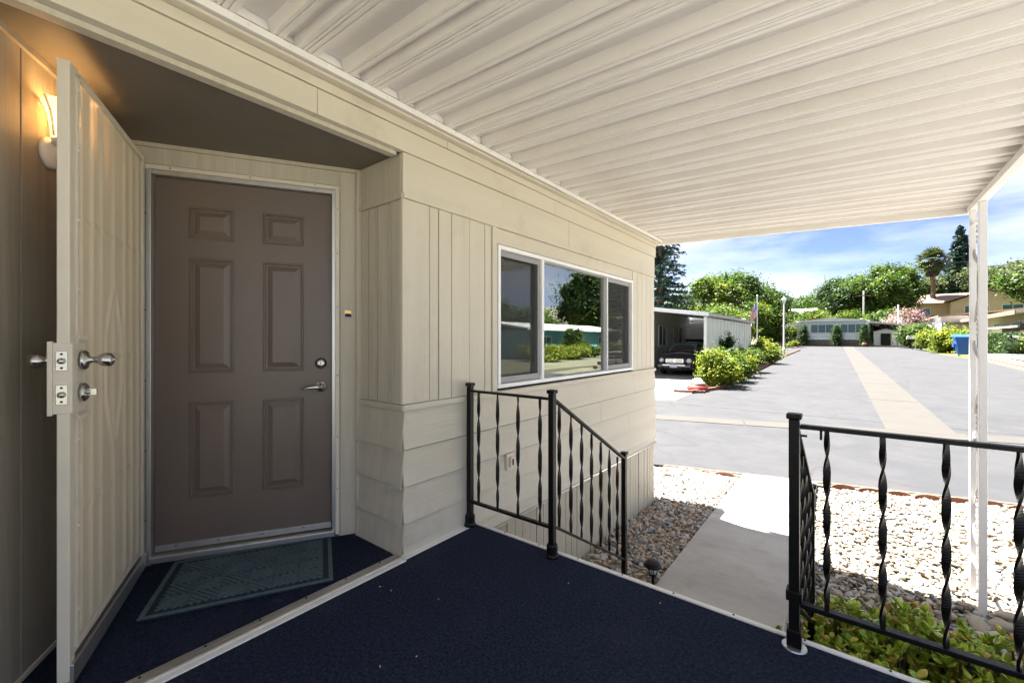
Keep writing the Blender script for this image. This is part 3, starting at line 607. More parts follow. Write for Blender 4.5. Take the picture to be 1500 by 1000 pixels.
def flat(p, r_, wd=0.020): 
    q.bar(sp(p[0],0.0095,p[1]), sp(r_[0],0.0095,r_[1]), wd, 0.004, (M2.x,M2.y,0))
for sg in (-1, 1):
    flat((0.46,1.47),(0.46+sg*0.10,1.22)); flat((0.46+sg*0.10,0.98),(0.46,0.72)); flat((0.46+sg*0.10,1.22),(0.46+sg*0.12,1.16)); flat((0.46+sg*0.12,1.04),(0.46+sg*0.10,0.98))
    q.tube([sp(0.46+sg*(0.12+0.03*math.sin(a)),0.016,1.10+0.06*math.cos(a)) for a in np.linspace(0,4.2,9)], 0.007, 6)
    q.tube([sp(0.46+sg*(0.04+0.025*math.sin(a)),0.016,1.22+0.035*math.cos(a)) for a in np.linspace(0,5,9)], 0.006, 6)
    q.tube([sp(0.46+sg*(0.04+0.025*math.sin(a)),0.016,0.98+0.035*math.cos(a)) for a in np.linspace(0,5,9)], 0.006, 6)
sbox(q,0.41,0.51,0.011,0.02,1.47,1.51); sbox(q,0.41,0.51,0.011,0.02,0.68,0.72); q.build('diamond_ornament', M['strip'], SD)
# lock box with two latch plates, knobs and deadbolt
q = MB(); sbox(q, SW-0.112, SW+0.004, -0.008, 0.042, 0.962, 1.208); sbox(q, SW-0.135, SW-0.03, -0.016, -0.012, 0.935, 0.95); sbox(q, SW-0.135, SW-0.03, -0.016,-0.012,1.22,1.235); LB = q.build('lock_box', M['strip'], SD, bevel=0.003)
q = MB(); sbox(q, SW-0.006, SW+0.007, 0.042, 0.056, 0.957, 1.213); q.build('strike_flange', M['strip'], SD, bevel=0.002)
for z in (1.145, 1.028):
    q = MB(); sbox(q, SW+0.0045, SW+0.0065, 0.004, 0.034, z-0.034, z+0.034); q.build('latch_plate', M['nickel'], SD, bevel=0.004)
    MB().lathe([(0.011,0),(0.010,0.008),(0.004,0.012)], sp(SW+0.006,0.019,z), (E2.x,E2.y,0), 14).build('latch_bolt', M['nickel'], SD, smooth=True)
    q = MB()
    for dz in (-0.024, 0.024): q.lathe([(0.004,0),(0.0035,0.002)], sp(SW+0.0065,0.019,z+dz), (E2.x,E2.y,0), 8)
    q.build('screw', M['dark'], SD)
kn = [(0.036,0),(0.036,0.006),(0.031,0.012),(0.013,0.016),(0.011,0.03),(0.013,0.038),(0.023,0.052),(0.0265,0.066),(0.024,0.078),(0.016,0.084),(0.006,0.085),(0.005,0.092),(0.001,0.095)]
MB().lathe(kn, sp(SW-0.072,-0.012,1.145), (-M2.x,-M2.y,0), 24).build('door_knob', M['nickel'], SD, smooth=True)
MB().lathe(kn[:-3], sp(SW-0.072,0.046,1.145), (M2.x,M2.y,0), 24).build('door_knob', M['nickel'], SD, smooth=True)
q = MB(); q.lathe([(0.034,0),(0.034,0.005),(0.028,0.011),(0.010,0.013),(0.009,0.022)], sp(SW-0.072,-0.012,1.028), (-M2.x,-M2.y,0), 24); c = sp(SW-0.072,-0.036,1.028); q.obox(c, (0,0,0.011), (M2.x*0.014, M2.y*0.014, 0), (E2.x*0.004, E2.y*0.004, 0)); q.build('deadbolt_turn', M['nickel'], SD)
MB().lathe([(0.032,0),(0.030,0.012),(0.02,0.016)], sp(SW-0.072,0.046,1.028), (M2.x,M2.y,0), 20).build('deadbolt', M['nickel'], SD)

# ------------------------------------------------------------------ wall lamp, door plaque, outlet
LD = -U; wp = Lc + N2 * 0.666
def lp(s, n, z): v = wp + N2*s + LD*n; return Vector((v.x, v.y, z))
wlmp = thing('wall_lamp', tuple(lp(0,0,1.95)), 'lit white wall lantern with flared glass shade on the dark wall behind the screen door', 'lamp')
MB().lathe([(0.060,0),(0.060,0.012),(0.052,0.024),(0.034,0.03),(0.030,0.045)], lp(0,0.001,1.945), (LD.x,LD.y,0), 24).build('back_plate', M['white'], wlmp, smooth=True)
MB().tube([lp(0,0.035,1.945), lp(0.006,0.055,1.945), lp(0.012,0.062,1.955), lp(0.015,0.062,1.975)], 0.014, 10).build('arm', M['white'], wlmp, smooth=True)
def oval(mb, c):                                                     # wide flat lantern: stretched along the wall
    w3 = Vector((N2.x, N2.y, 0)); mb.v = [tuple(Vector(v) + w3 * (Vector(v) - c).dot(w3) * 0.65) for v in mb.v]; return mb
c = lp(0.02, 0.060, 1.968)
oval(MB().lathe([(0.012,0),(0.032,0.004),(0.034,0.016),(0.028,0.022)], c, (0,0,1), 18), c).build('cup', M['white'], wlmp, smooth=True)
c = lp(0.02, 0.060, 1.992)
oval(MB().lathe([(0.030,0),(0.034,0.05),(0.040,0.09),(0.056,0.135),(0.055,0.136),(0.0385,0.091),(0.0325,0.05),(0.0285,0.002)], c, (0,0,1), 8), c).build('lamp_shade', M['lampglass'], wlmp)
q = MB()
for k in range(8):
    a = k/8*2*math.pi; e = Vector((math.cos(a), math.sin(a), 0))
    q.tube([c + e*0.0315, c + e*0.0355 + Vector((0,0,0.05)), c + e*0.0415 + Vector((0,0,0.09)), c + e*0.0575 + Vector((0,0,0.135))], 0.0045, 5)
oval(q, c).build('shade_rib', M['white'], wlmp)
MB().lathe([(0.004,0.008),(0.016,0.02),(0.02,0.045),(0.012,0.07),(0.003,0.075)], c, (0,0,1), 12).build('bulb', M['bulb'], wlmp, smooth=True)
pd = bpy.data.lights.new('lamp_light', 'POINT'); pd.energy = 0.15; pd.color = (1.0, 0.56, 0.20); pd.shadow_soft_size = 0.008
po = link(bpy.data.objects.new('lamp_light', pd)); po.parent = wlmp; po.location = tuple(lp(0.02,0.060,2.078) - Vector(ORG[wlmp.name]))
pq = thing('door_plaque', dw(0.072, 0.006, 1.38), 'small square brass and black bell plate on the narrow wall strip beside the brown door', 'doorbell')
q = MB(); dbox(q, 0.050, 0.094, 0.0065, 0.012, 1.357, 1.403); q.build('plate_frame', M['nickel'], pq, bevel=0.002)
q = MB(); dbox(q, 0.0535, 0.0905, 0.0122, 0.014, 1.381, 1.3995); q.build('brass_half', M['brass'], pq)
q = MB(); dbox(q, 0.0535, 0.0905, 0.0122, 0.014, 1.3605, 1.3805); q.build('dark_half', M['dark'], pq)
ob_ = thing('outlet_box', (-1.975, 2.47, 0.32), 'beige weatherproof outlet cover on the lap siding behind the stair railing', 'outlet')
MB().box(-1.985,-1.958,2.43,2.51,0.262,0.38).build('cover_plate', M['strip'], ob_, bevel=0.004)
MB().box(-1.957,-1.938,2.452,2.497,0.285,0.36).build('flip_lid', M['strip'], ob_, bevel=0.005)
MB().box(-1.9375,-1.934,2.468,2.48,0.30,0.345).build('hinge_slot', M['dark'], ob_)

# ------------------------------------------------------------------ porch deck, threshold, mat
DK = thing('porch_deck', (-0.5, 0.5, 0), 'raised porch deck covered in navy blue carpet with white metal edging', 'deck')
DX1, DY1 = 1.75, 2.075
MB().box(-1.93, DX1, -3.0, DY1, -0.04, 0.0).build('carpet', M['carpet'], DK)
MB().prism([(x, y, -0.04) for x, y in [(-2.012,1.505),(-2.405,1.505), P2(Rt+U*0.03), P2(Lc), (-1.99-0.0,-0.08)]], (0,0,0.0385)).build('entry_carpet', M['carpet'], DK)
MB().box(-1.93, DX1, DY1 + 0.001, DY1 + 0.028, -0.06, 0.006).build('edge_trim', M['white'], DK, bevel=0.004)
MB().box(DX1 + 0.001, DX1 + 0.028, -3.0, DY1 + 0.028, -0.06, 0.006).build('edge_trim', M['white'], DK, bevel=0.004)
MB().box(-1.985, -1.93, 1.495, DY1 + 0.02, -0.05, 0.006).build('edge_trim', M['white'], DK, bevel=0.004)
q = MB()
for k in range(14): q.lathe([(0.005,0),(0.004,0.002)], (-1.7+0.26*k, DY1+0.015, 0.006), (0,0,1), 8)
q.build('screw', M['dark'], DK)
th = MB().box(-2.012, -1.982, -3.0, 1.49, -0.03, 0.010).build('threshold', M['alu'], DK, bevel=0.003)
MB().prism([(-1.981 + 0.0, -3.0, -0.02)] + [(-1.962 - 0.019*math.cos(a), -3.0, 0.002 + 0.014*math.sin(a)) for a in np.linspace(0.0, math.pi, 8)] + [(-1.943, -3.0, -0.02)], (0, 4.485, 0)).build('threshold_nosing', M['alu'], DK)
MB().box(-1.942, -1.915, -3.0, 1.494, -0.03, 0.005).build('threshold_strip', M['white'], DK, bevel=0.002)
q = MB()
for k in range(16): q.lathe([(0.0055,0),(0.004,0.0025)], (-1.997, 1.38-0.2*k, 0.010), (0,0,1), 8)
q.build('screw', M['dark'], DK)
skm = M['skirt']
for k in range(38): 
    x = -1.92 + 0.096*k
    if x + 0.09 < DX1: MB().box(x, x+0.09, DY1+0.002, DY1+0.016, -1.06, -0.062).build('skirt_board', skm, DK)
for k in range(3):
    z = -0.205*(k+1); MB().box(-1.27, -0.21, DY1+0.03+0.27*k, DY1+0.33+0.27*k, z-0.05, z).build('step_tread', M['carpet'], DK)
    MB().box(-1.25, -0.23, DY1+0.30+0.27*k, DY1+0.325+0.27*k, z-0.20, z-0.051).build('step_riser', M['white'], DK)
for x in (-1.27, -0.24):
    MB().prism([(x,DY1+0.03,-0.26),(x,DY1+0.88,-0.82),(x,DY1+0.6,-0.83),(x,DY1+0.03,-0.83)], (0.03,0,0)).build('stair_stringer', M['white'], DK)
lt = MB()
for k in range(20):
    x, y = random.uniform(-1.85, 0.2), random.uniform(0.3, 2.0); a = random.uniform(0, 3.1); e = random.uniform(0.002, 0.005); lt.obox((x, y, 0.0015), (e*math.cos(a), e*math.sin(a), 0), (-0.0012*math.sin(a), 0.0012*math.cos(a), 0), (0, 0, 0.0008))
tag(lt.build('lint', M['white'], DK), kind='stuff')
dm = thing('door_mat', (-2.455, 0.915, 0.0), 'grey blue ribbed doormat with herringbone pattern lying before the brown door', 'doormat', rz=math.atan2(0.69, 0.365), local=True)
m_ = mat('ribbed_mat_fibre', (0.026, 0.042, 0.052), 0.95, 0.5, 90, 0.8, 300, col2=(0.035, 0.05, 0.058), spec=0.1)
def ribs(mb):
    n = 0
    W_, L_ = 0.25, 0.375
    for bx in range(6):
        for by in range(4):
            sg = 1 if (bx + by) % 2 == 0 else -1
            cx, cy = -L_ + 0.035 + (bx + 0.5) * (2*L_-0.07)/6, -W_ + 0.03 + (by + 0.5) * (2*W_-0.06)/4; hx, hy = (2*L_-0.07)/12, (2*W_-0.06)/8
            for k in range(-6, 7):
                c = k * 0.030; pts = []
                # line x - sg*y = c clipped to the cell
                lo = max(-hx, c - hy) if True else 0; hi = min(hx, c + hy)
                if hi - lo < 0.012: continue
                a = (cx + lo, cy + sg*(lo - c), 0.0155); b_ = (cx + hi, cy + sg*(hi - c), 0.0155); mb.bar(a, b_, 0.0135, 0.006)
    return mb
MB().box(-0.39,0.39,-0.265,0.265,0.0015,0.0125).build('mat_base', m_, dm, bevel=0.004)
m2_ = mat('ribbed_mat_pile', (0.075, 0.118, 0.145), 0.95, 0.4, 90, 0.8, 300, col2=(0.13, 0.18, 0.21), spec=0.1)
tag(ribs(MB()).build('mat_rib', m2_, dm), kind='stuff')
q = MB().box(-0.39,0.39,-0.265,-0.245,0.0126,0.016).box(-0.39,0.39,0.245,0.265,0.0126,0.016).box(-0.39,-0.37,-0.245,0.245,0.0126,0.016).box(0.37,0.39,-0.245,0.245,0.0126,0.016).build('mat_border', m2_, dm)

# ------------------------------------------------------------------ iron railings
def spindle(h, turns=3.5, w_=0.022, t_=0.008, n=72):
    mb = MB()
    for i in range(n + 1):
        f = i / n; z = h * f; k = min(1, max(0, (f - 0.03) / 0.94)); an = 2*math.pi*turns*0.5*k*2*0.5; wd = w_ * (0.6 + 0.4 * min(1, 6*min(f, 1-f)))
        c, s_ = math.cos(an), math.sin(an)
        for dx, dy in ((-1,-1),(1,-1),(1,1),(-1,1)):
            x, y = dx*wd/2, dy*t_/2; mb.v.append((x*c - y*s_, x*s_ + y*c, z))
        if i:
            b = (i-1)*4
            for e in range(4): mb.f.append((b+e, b+(e+1) % 4, b+4+(e+1) % 4, b+4+e))
    return mesh_of(mb, M['black'])
def post(root, x, y, zb, zt, s_=0.034, base='shoe'):
    P = MB().box(x-s_/2, x+s_/2, y-s_/2, y+s_/2, zb, zt).build('post', M['black'], root, bevel=0.003)
    MB().box(x-s_*0.72, x+s_*0.72, y-s_*0.72, y+s_*0.72, zt+0.0005, zt+0.022).build('post_cap', M['black'], root, bevel=0.005)
    if base == 'shoe': MB().lathe([(0.040,0.001),(0.040,0.012),(0.032,0.022),(0.032,0.065),(0.026,0.075)], (x,y,zb), (0,0,1), 14).build('post_shoe', M['black'], root)
    if base == 'flange':
        MB().lathe([(0.044,0.001),(0.042,0.006),(0.026,0.008)], (x,y,zb), (0,0,1), 20).build('post_flange', M['alu'], root)
        MB().box(x-0.025,x+0.025,y-0.025,y+0.025,zb+0.010,zb+0.075).box(x-0.027,x+0.027,y-0.027,y+0.027,zb+0.19,zb+0.23).build('post_shoe', M['black'], root, bevel=0.003)
    return P
RA = thing('stair_railing', (-1.31, 2.03, 0), 'black iron railing with twisted spindles along the house wall and down the steps', 'railing')
post(RA, -1.945, 2.03, 0.006, 0.915); post(RA, -1.31, 2.03, 0.0, 0.915); post(RA, -1.31, 3.01, -0.82, 0.365, base=None)
q = MB().bar((-1.927,2.03,0.885),(-1.328,2.03,0.885),0.030,0.014); q.build('top_rail', M['black'], RA, bevel=0.002)
q = MB().bar((-1.927,2.03,0.165),(-1.328,2.03,0.165),0.026,0.016); q.build('bottom_rail', M['black'], RA, bevel=0.002)
q = MB().bar((-1.31,2.048,0.880),(-1.31,2.993,0.345),0.030,0.014); q.build('hand_rail', M['black'], RA, bevel=0.002)
q = MB().bar((-1.31,2.048,0.165),(-1.31,2.993,-0.40),0.026,0.014); q.build('bottom_rail', M['black'], RA, bevel=0.002)
spm = spindle(0.706)
for k in range(4): put('spindle', spm, RA, (-1.87+0.159*k, 2.03, 0.172), (0,0,0.5*k))
spm2 = spindle(0.705)
for k in range(7):
    y = 2.105 + 0.131*k; put('spindle', spm2, RA, (-1.31, y, 0.165-0.598*(y-2.048)+0.008), (0,0,0.7*k))
RB = thing('porch_railing', (-0.17, 2.03, 0), 'black iron railing with twisted spindles at the right above the jade plants', 'railing')
post(RB, -0.17, 2.03, 0.0, 0.905, 0.036, 'flange'); post(RB, 1.70, 2.03, 0.0, 0.905, 0.036, 'flange'); post(RB, -0.17, 3.01, -0.82, 0.365, base=None)
MB().bar((-0.15,2.03,0.878),(1.685,2.03,0.878),0.032,0.016).build('top_rail', M['black'], RB, bevel=0.002)
MB().bar((-0.15,2.03,0.178),(1.685,2.03,0.178),0.032,0.018).build('bottom_rail', M['black'], RB, bevel=0.002)
MB().bar((-0.17,2.048,0.872),(-0.17,2.993,0.345),0.030,0.014).build('hand_rail', M['black'], RB, bevel=0.002)
MB().bar((-0.17,2.048,0.165),(-0.17,2.993,-0.40),0.026,0.014).build('bottom_rail', M['black'], RB, bevel=0.002)
spm3 = spindle(0.685, 4.0, 0.024)
for k in range(11): put('spindle', spm3, RB, (-0.066+0.1615*k, 2.03, 0.188), (0,0,0.35*k))
for k in range(7):
    y = 2.105 + 0.131*k; put('spindle', spm2, RB, (-0.17, y, 0.165-0.598*(y-2.048)+0.008), (0,0,0.7*k))
MB().box(-0.088,-0.080,2.02,2.04,0.835,0.87).box(-0.150,-0.128,2.026,2.034,0.838,0.846).build('rail_bracket', M['black'], RB)

# ------------------------------------------------------------------ patio cover
PC = thing('patio_cover', (0.87, 5.3, -1.06), 'white ribbed aluminium patio roof over the porch on a slim white double post', 'patio cover')
def rz_(x): return 2.515 - 0.036 * (x + 1.93)
prof = [(0,0.012),(0.004,0.0),(0.022,0.0),(0.024,0.006),(0.028,0.006),(0.030,0.0),(0.052,0.0),(0.068,0.052),(0.176,0.052),(0.192,0.0),(0.206,0.0),(0.208,0.005),(0.212,0.005),(0.214,0.0),(0.236,0.0),(0.247,0.036),(0.284,0.036),(0.295,0.0),(0.314,0.0),(0.316,0.005),(0.320,0.005),(0.322,0.0),(0.331,0.0),(0.331,0.012)]
pm = MB(); PX = [-1.93, -0.5, 0.86]
for x in PX:
    for (dy, dz) in prof: pm.v.append((x, dy, rz_(x) + dz))
npf = len(prof)
for i in range(len(PX)-1):
    for k in range(npf-1): pm.f.append((i*npf+k, i*npf+k+1, (i+1)*npf+k+1, (i+1)*npf+k))
pme = mesh_of(pm, M['pan'])
top_ = MB(); 
plug = MB().prism([(-1.93,0.056,0.006),(-1.93,0.172,0.006),(-1.922,0.168,0.03),(-1.922,0.064,0.048)], (0.003,0,0)); 
plm = mesh_of(MB().add([(-1.925,-0.028,2.517),(-1.925,0.052,2.516),(-1.905,0.075,2.545),(-1.905,0.062,2.562)], [(0,1,2,3)]), M['white'])
seam = mesh_of(MB().box(-1.93,0.86,-0.001,0.0015,0.0,0.001), M['dark'])
NP = 24
for k in range(NP):
    y = 5.60 - 0.333 * (k + 1); o = put('roof_pan', pme, PC, (0, y, 0)); o.location = (-0.87, y-5.3, 1.06)
    o = put('end_flap', plm, PC, (0, y, 0)); o.location = (-0.87, y-5.3, 1.06)
ya = 5.60 - 0.333*NP
MB().prism([(-1.93,ya,rz_(-1.93)+0.07),(0.88,ya,rz_(0.88)+0.07),(0.88,ya,rz_(0.88)+0.074),(-1.93,ya,rz_(-1.93)+0.074)], (0,5.61-ya,0)).build('roof_skin', M['white'], PC)
MB().box(-1.971,-1.925,ya,5.61,2.456,2.470).build('ledger_lip', M['sid_h'], PC, bevel=0.002)
MB().box(-1.971,-1.915,ya,5.61,2.480,2.512).build('ledger', M['white'], PC, bevel=0.002)
MB().box(-1.985,-1.972,ya,5.61,2.453,2.512).build('ledger_back', M['sid_h'], PC)
q = MB(); y = ya + 0.1
while y < 5.7: q.lathe([(0.006,0),(0.005,0.004),(0.001,0.005)], (-1.915,y,2.497), (1,0,0), 8); y += 0.1665
q.build('screw', M['white'], PC)
MB().prism([(-2.06,5.601,rz_(-2.06)-0.060),(0.90,5.601,rz_(0.90)-0.060),(0.90,5.601,rz_(0.90)+0.095),(-2.06,5.601,rz_(-2.06)+0.095)], (0,0.05,0)).build('front_fascia', M['white'], PC, bevel=0.003)
MB().prism([(0.84,ya,rz_(0.86)-0.055),(0.90,ya,rz_(0.86)-0.055),(0.90,ya,rz_(0.86)-0.002),(0.84,ya,rz_(0.86)-0.002)], (0,5.595-ya,0)).build('beam', M['white'], PC, bevel=0.004)
MB().box(0.861,0.93,ya,5.66,rz_(0.86)-0.001,rz_(0.86)+0.10).build('gutter', M['white'], PC, bevel=0.003)
zb_, zt_ = -1.08, rz_(0.86) - 0.057
PS = MB().box(0.845,0.895,5.165,5.215,zb_,zt_).build('post', M['white'], PC, bevel=0.004)
MB().box(0.843,0.885,5.49,5.53,zb_,zt_).build('post', M['white'], PC, bevel=0.004)
q = MB().box(0.858,0.882,5.4885,5.4899,zb_,zt_)
def scroll(z0, sg):
    pts = []
    for k in range(14):
        f = k/13; pts.append((0.868 + 0.006*math.sin(6*f), 5.35 + sg*0.11*math.cos(math.pi*f), z0 + 0.24*f))
    mb = MB().tube(pts, [0.006 + 0.010*math.sin(math.pi*k/13) for k in range(14)], 6)
    return mb
z = zb_ + 0.45; k = 0
gm = mat('scroll_grey_metal', (0.42,0.39,0.35), 0.5)
while z < zt_ - 0.3:
    scroll(z, 1 if k % 2 else -1).build('scroll_ornament', gm, PC, smooth=True)
    mb = MB()
    for j in range(5):
        zz = z + 0.26 + 0.045*j; mb.add([(0.868,5.33+0.02*(j % 2),zz),(0.878,5.36,zz+0.02),(0.868,5.39+0.02*(j % 2),zz+0.05),(0.858,5.36,zz+0.025)], [(0,1,2,3)])
    if k % 2 == 0: mb.build('leaf_ornament', gm, PC)
    z += 0.40; k += 1
MB().bar((0.868,5.215,zb_+0.35),(0.868,5.49,zb_+0.35),0.02,0.02).bar((0.868,5.215,zt_-0.12),(0.868,5.49,zt_-0.12),0.02,0.02).build('post_tie', M['white'], PC)

# ------------------------------------------------------------------ solar path light
sl_ = thing('path_light', (-1.31, 3.6, -0.85), 'small black solar path light standing in the river gravel beside the walk', 'path light')
MB().lathe([(0.012,0),(0.012,0.09)], (-1.31,3.6,-0.86), (0,0,1), 10).build('stake', M['black'], sl_)
MB().lathe([(0.032,0.08),(0.036,0.09),(0.036,0.097),(0.012,0.10)], (-1.31,3.6,-0.86), (0,0,1), 14).build('collar', M['black'], sl_)
MB().lathe([(0.033,0.10),(0.036,0.16)], (-1.31,3.6,-0.86), (0,0,1), 14).build('lens', M['headl'], sl_, smooth=True)
q = MB()
for k in range(6): a = k*1.047; q.bar((-1.31+0.036*math.cos(a),3.6+0.036*math.sin(a),-0.76),(-1.31+0.039*math.cos(a),3.6+0.039*math.sin(a),-0.70),0.005,0.005,(1,0,0))
q.build('cage', M['black'], sl_)
MB().lathe([(0.072,0.155),(0.074,0.165),(0.058,0.192),(0.03,0.205),(0.002,0.208)], (-1.31,3.6,-0.86), (0,0,1), 20).build('solar_cap', M['black'], sl_)

# ------------------------------------------------------------------ vegetation
def leaf_quads(C, size, up=1.3, outd=None):
    """one bent leaf (diamond quad) per centre"""
    n = len(C); d = RNG.normal(size=(n, 3)); d[:, 2] += up
    if outd is not None: d += outd * 0.8
    d /= np.linalg.norm(d, axis=1)[:, None]; a = RNG.normal(size=(n, 3)); a -= d * (a * d).sum(1)[:, None]; a /= np.linalg.norm(a, axis=1)[:, None]
    b = np.cross(d, a); s = (size * RNG.uniform(0.6, 1.35, n))[:, None]
    V = np.stack([C - a*s, C + b*s*0.48 + d*s*0.12, C + a*s, C - b*s*0.48 + d*s*0.12], 1)
    return V.reshape(-1, 3), np.arange(4*n).reshape(-1, 4)
def cloud(lobes, n, size, shell=0.55, clump=16, flat=1.0):
    """leaf centres in clumps over several uneven lobes (cx,cy,cz,rx,ry,rz)"""
    L = np.array(lobes, float); vol = (L[:, 3]*L[:, 4]*L[:, 5]) ** (2/3); p = vol / vol.sum(); nc = max(4, n // clump); k = RNG.choice(len(L), nc, p=p)
    d = RNG.normal(size=(nc, 3)); d /= np.linalg.norm(d, axis=1)[:, None]; r = (shell + (1 - shell) * RNG.random(nc)) * RNG.uniform(0.82, 1.14, nc)
    cc = L[k, :3] + d * r[:, None] * L[k, 3:]
    cs = L[k, 3:].mean(1) * 0.17 + size * 1.1
    o = np.repeat(cc, clump, 0) + RNG.normal(size=(nc*clump, 3)) * np.repeat(cs, clump)[:, None] * np.array([1, 1, 0.62*flat])
    return o, np.repeat(d, clump, 0)
def crown(name, lobes, n, size, m, parent=None, core=0.62, up=1.3, shell=0.55, zmin=None):
    C, D_ = cloud(lobes, n, size, shell)
    if zmin is not None: k = C[:, 2] > zmin; C, D_ = C[k], D_[k]
    V, F = leaf_quads(C, size, up, D_)
    for (x, y, z, a, b, c) in lobes:                      # inner mass of big leaves that closes the crown
        nn = 70; d = RNG.normal(size=(nn, 3)); d /= np.linalg.norm(d, axis=1)[:, None]
        P = np.array([x, y, z]) + d * core * np.array([a, b, c]) * RNG.uniform(0.75, 1.0, (nn, 1))
        if zmin is not None: P = P[P[:, 2] > zmin]; 
        if len(P):
            v, f = leaf_quads(P, 0.42 * (a*b*c) ** (1/3), 0.1, d[:len(P)]); F = np.vstack([F, f + len(V)]); V = np.vstack([V, v])
    return fast_mesh(name, V, F, m, parent)
def rnd_lobes(x, y, z0, z1, w_, n=8, seed=None):
    rg = random.Random(seed); L = []; h = z1 - z0
    for i in range(n):
        f = rg.random(); zz = z0 + h * (0.22 + 0.58 * f); sp_ = w_ * 0.34 * math.sin(math.pi * (0.15 + 0.75 * (1 - f) ** 0.9)) ** 0.7; an = rg.uniform(0, 6.28)
        r_ = w_ * rg.uniform(0.19, 0.30); L.append((x + sp_*math.cos(an), y + sp_*math.sin(an), zz, r_, r_, min(r_ * rg.uniform(0.7, 0.95), h * 0.3)))
    L.append((x, y, z1 - h*0.24, w_*0.22, w_*0.22, h*0.22)); return L
def tree(label, x, y, top, width, m, group=None, n=5200, size=0.30, crown_base=None, seed=0, name='broadleaf_tree', trunk_r=0.25, nl=9):
    zb = gz(x, y) - 0.35; h = top - zb; cb = crown_base if crown_base is not None else zb + 0.18*h
    t = thing(name, (x, y, zb), label, 'tree', group, local=True)
    mb = MB(); mb.tube([(0,0,0), (0.1,0,h*0.25), (0.0,0.1,h*0.5), (0.1,0,h*0.75)], [trunk_r, trunk_r*0.8, trunk_r*0.55, trunk_r*0.2], 8)
    L = [(a-x, b-y, c-zb, d, e, f) for a, b, c, d, e, f in rnd_lobes(x, y, cb, top, width, nl, seed)]
    for l_ in L: mb.tube([(0.05,0.05,h*0.3), (l_[0]*0.5, l_[1]*0.5, (h*0.3+l_[2])/2), (l_[0], l_[1], l_[2])], [trunk_r*0.45, trunk_r*0.28, trunk_r*0.1], 6)
    mb.build('trunk', M['bark'], t, origin=(0,0,0)); crown('crown', L, int(n*1.9), size*0.72, m, t); return t
def bush(label, x, y, w_, h, m, name='bush', cat='bush', group=None, n=2600, size=0.07, seed=0, nl=7, z=None, dy=None):
    zb = gz(x, y) - 0.03 if z is None else z; t = thing(name, (x, y, zb), label, cat, group, local=True); rg = random.Random(seed); L = []
    for i in range(nl):
        a = rg.uniform(0, 6.28); f = rg.random(); r_ = w_*rg.uniform(0.24, 0.34)
        L.append((0.26*w_*math.cos(a), 0.26*(dy or w_)*math.sin(a), h*(0.25+0.45*f), r_, r_*(dy or w_)/w_, h*rg.uniform(0.24, 0.34)))
    mb = MB()
    for l_ in L[:5]: mb.tube([(l_[0]*0.2,l_[1]*0.2,0), (l_[0]*0.6,l_[1]*0.6,l_[2]*0.6), (l_[0],l_[1],l_[2])], [0.03,0.02,0.01], 5)
    mb.build('stem', M['bark'], t, origin=(0,0,0)); crown('foliage', L, int(n*1.5), size*0.82, m, t, zmin=0.0); return t
def hedge(label, x0, x1, y0, y1, h, m, n=5000, size=0.06, name='hedge'):
    x, y = (x0+x1)/2, (y0+y1)/2; zb = gz(x, y) - 0.05; t = thing(name, (x, y, zb), label, 'hedge', local=True); P = []
    a, b = (x1-x0)/2, (y1-y0)/2; A_ = [4*a*b, 2*b*h, 2*b*h, 2*a*h, 2*a*h]; A_ = np.array(A_)/sum(A_); k = RNG.choice(5, n, p=A_); u, v = RNG.uniform(-1, 1, n), RNG.random(n); u2 = RNG.uniform(-1, 1, n)
    X = np.where(k == 1, -a, np.where(k == 2, a, u*a)); Y = np.where(k == 3, -b, np.where(k == 4, b, np.where(k == 0, u2*b, u*b))); Z = np.where(k == 0, h, v*h)
    C = np.stack([X, Y, Z], 1) + RNG.normal(size=(n, 3))*0.05; V, F = leaf_quads(C, size, 0.3)
    cb = MB().box(-a*0.95, a*0.95, -b*0.95, b*0.95, 0, h*0.96); base = len(V)
    V = np.vstack([V, np.array(cb.v)]); F = np.vstack([F, np.array(cb.f) + base]); fast_mesh('foliage', V, F, m, t); return t
def conifer(label, x, y, top, w_, m, n_lev=22, per=11, leaf=0.22, seed=1, bare=0.12, group=None, gap=1.0, name='conifer'):
    rg = np.random.default_rng(seed); zb = gz(x, y) - 0.35; h = top - zb; t = thing(name, (x, y, zb), label, 'tree', group, local=True)
    mb = MB().tube([(0,0,0), (0,0,h*0.5), (0,0,h*0.99)], [h*0.028, h*0.017, 0.02], 8)
    Cs = []; Ds = []
    for i in range(n_lev):
        f = bare + (1 - bare) * (i / n_lev); z = h * f; rr = w_/2 * (1 - f) ** 0.75 / (1 - bare) ** 0.75 + 0.15
        z_ = z
        for j in range(per):
            z = z_ + rg.normal(0, 0.012*h); a = rg.uniform(0, 6.28); L_ = rr * rg.uniform(0.65, 1.12); m_n = max(4, int(L_ * 9 * gap)); q_ = rg.random(m_n) ** 0.7
            dx, dy = math.cos(a), math.sin(a); px = dx * q_ * L_; py = dy * q_ * L_; pz = z - q_ * L_ * 0.16 + rg.normal(0, 0.06*h/12, m_n)
            sw = rg.normal(0, 0.16, m_n) * L_ * q_; px += -dy * sw; py += dx * sw
            Cs.append(np.stack([px, py, pz], 1)); Ds.append(np.tile([dx*0.2, dy*0.2, 1.2], (m_n, 1)))
            if j % 2 == 0: mb.tube([(0,0,z), (dx*L_*0.85, dy*L_*0.85, z - L_*0.13)], [0.05, 0.015], 4)
    mb.build('trunk', M['bark'], t, origin=(0,0,0)); V, F = leaf_quads(np.vstack(Cs), leaf, 0.6, np.vstack(Ds)); fast_mesh('crown', V, F, m, t); return t

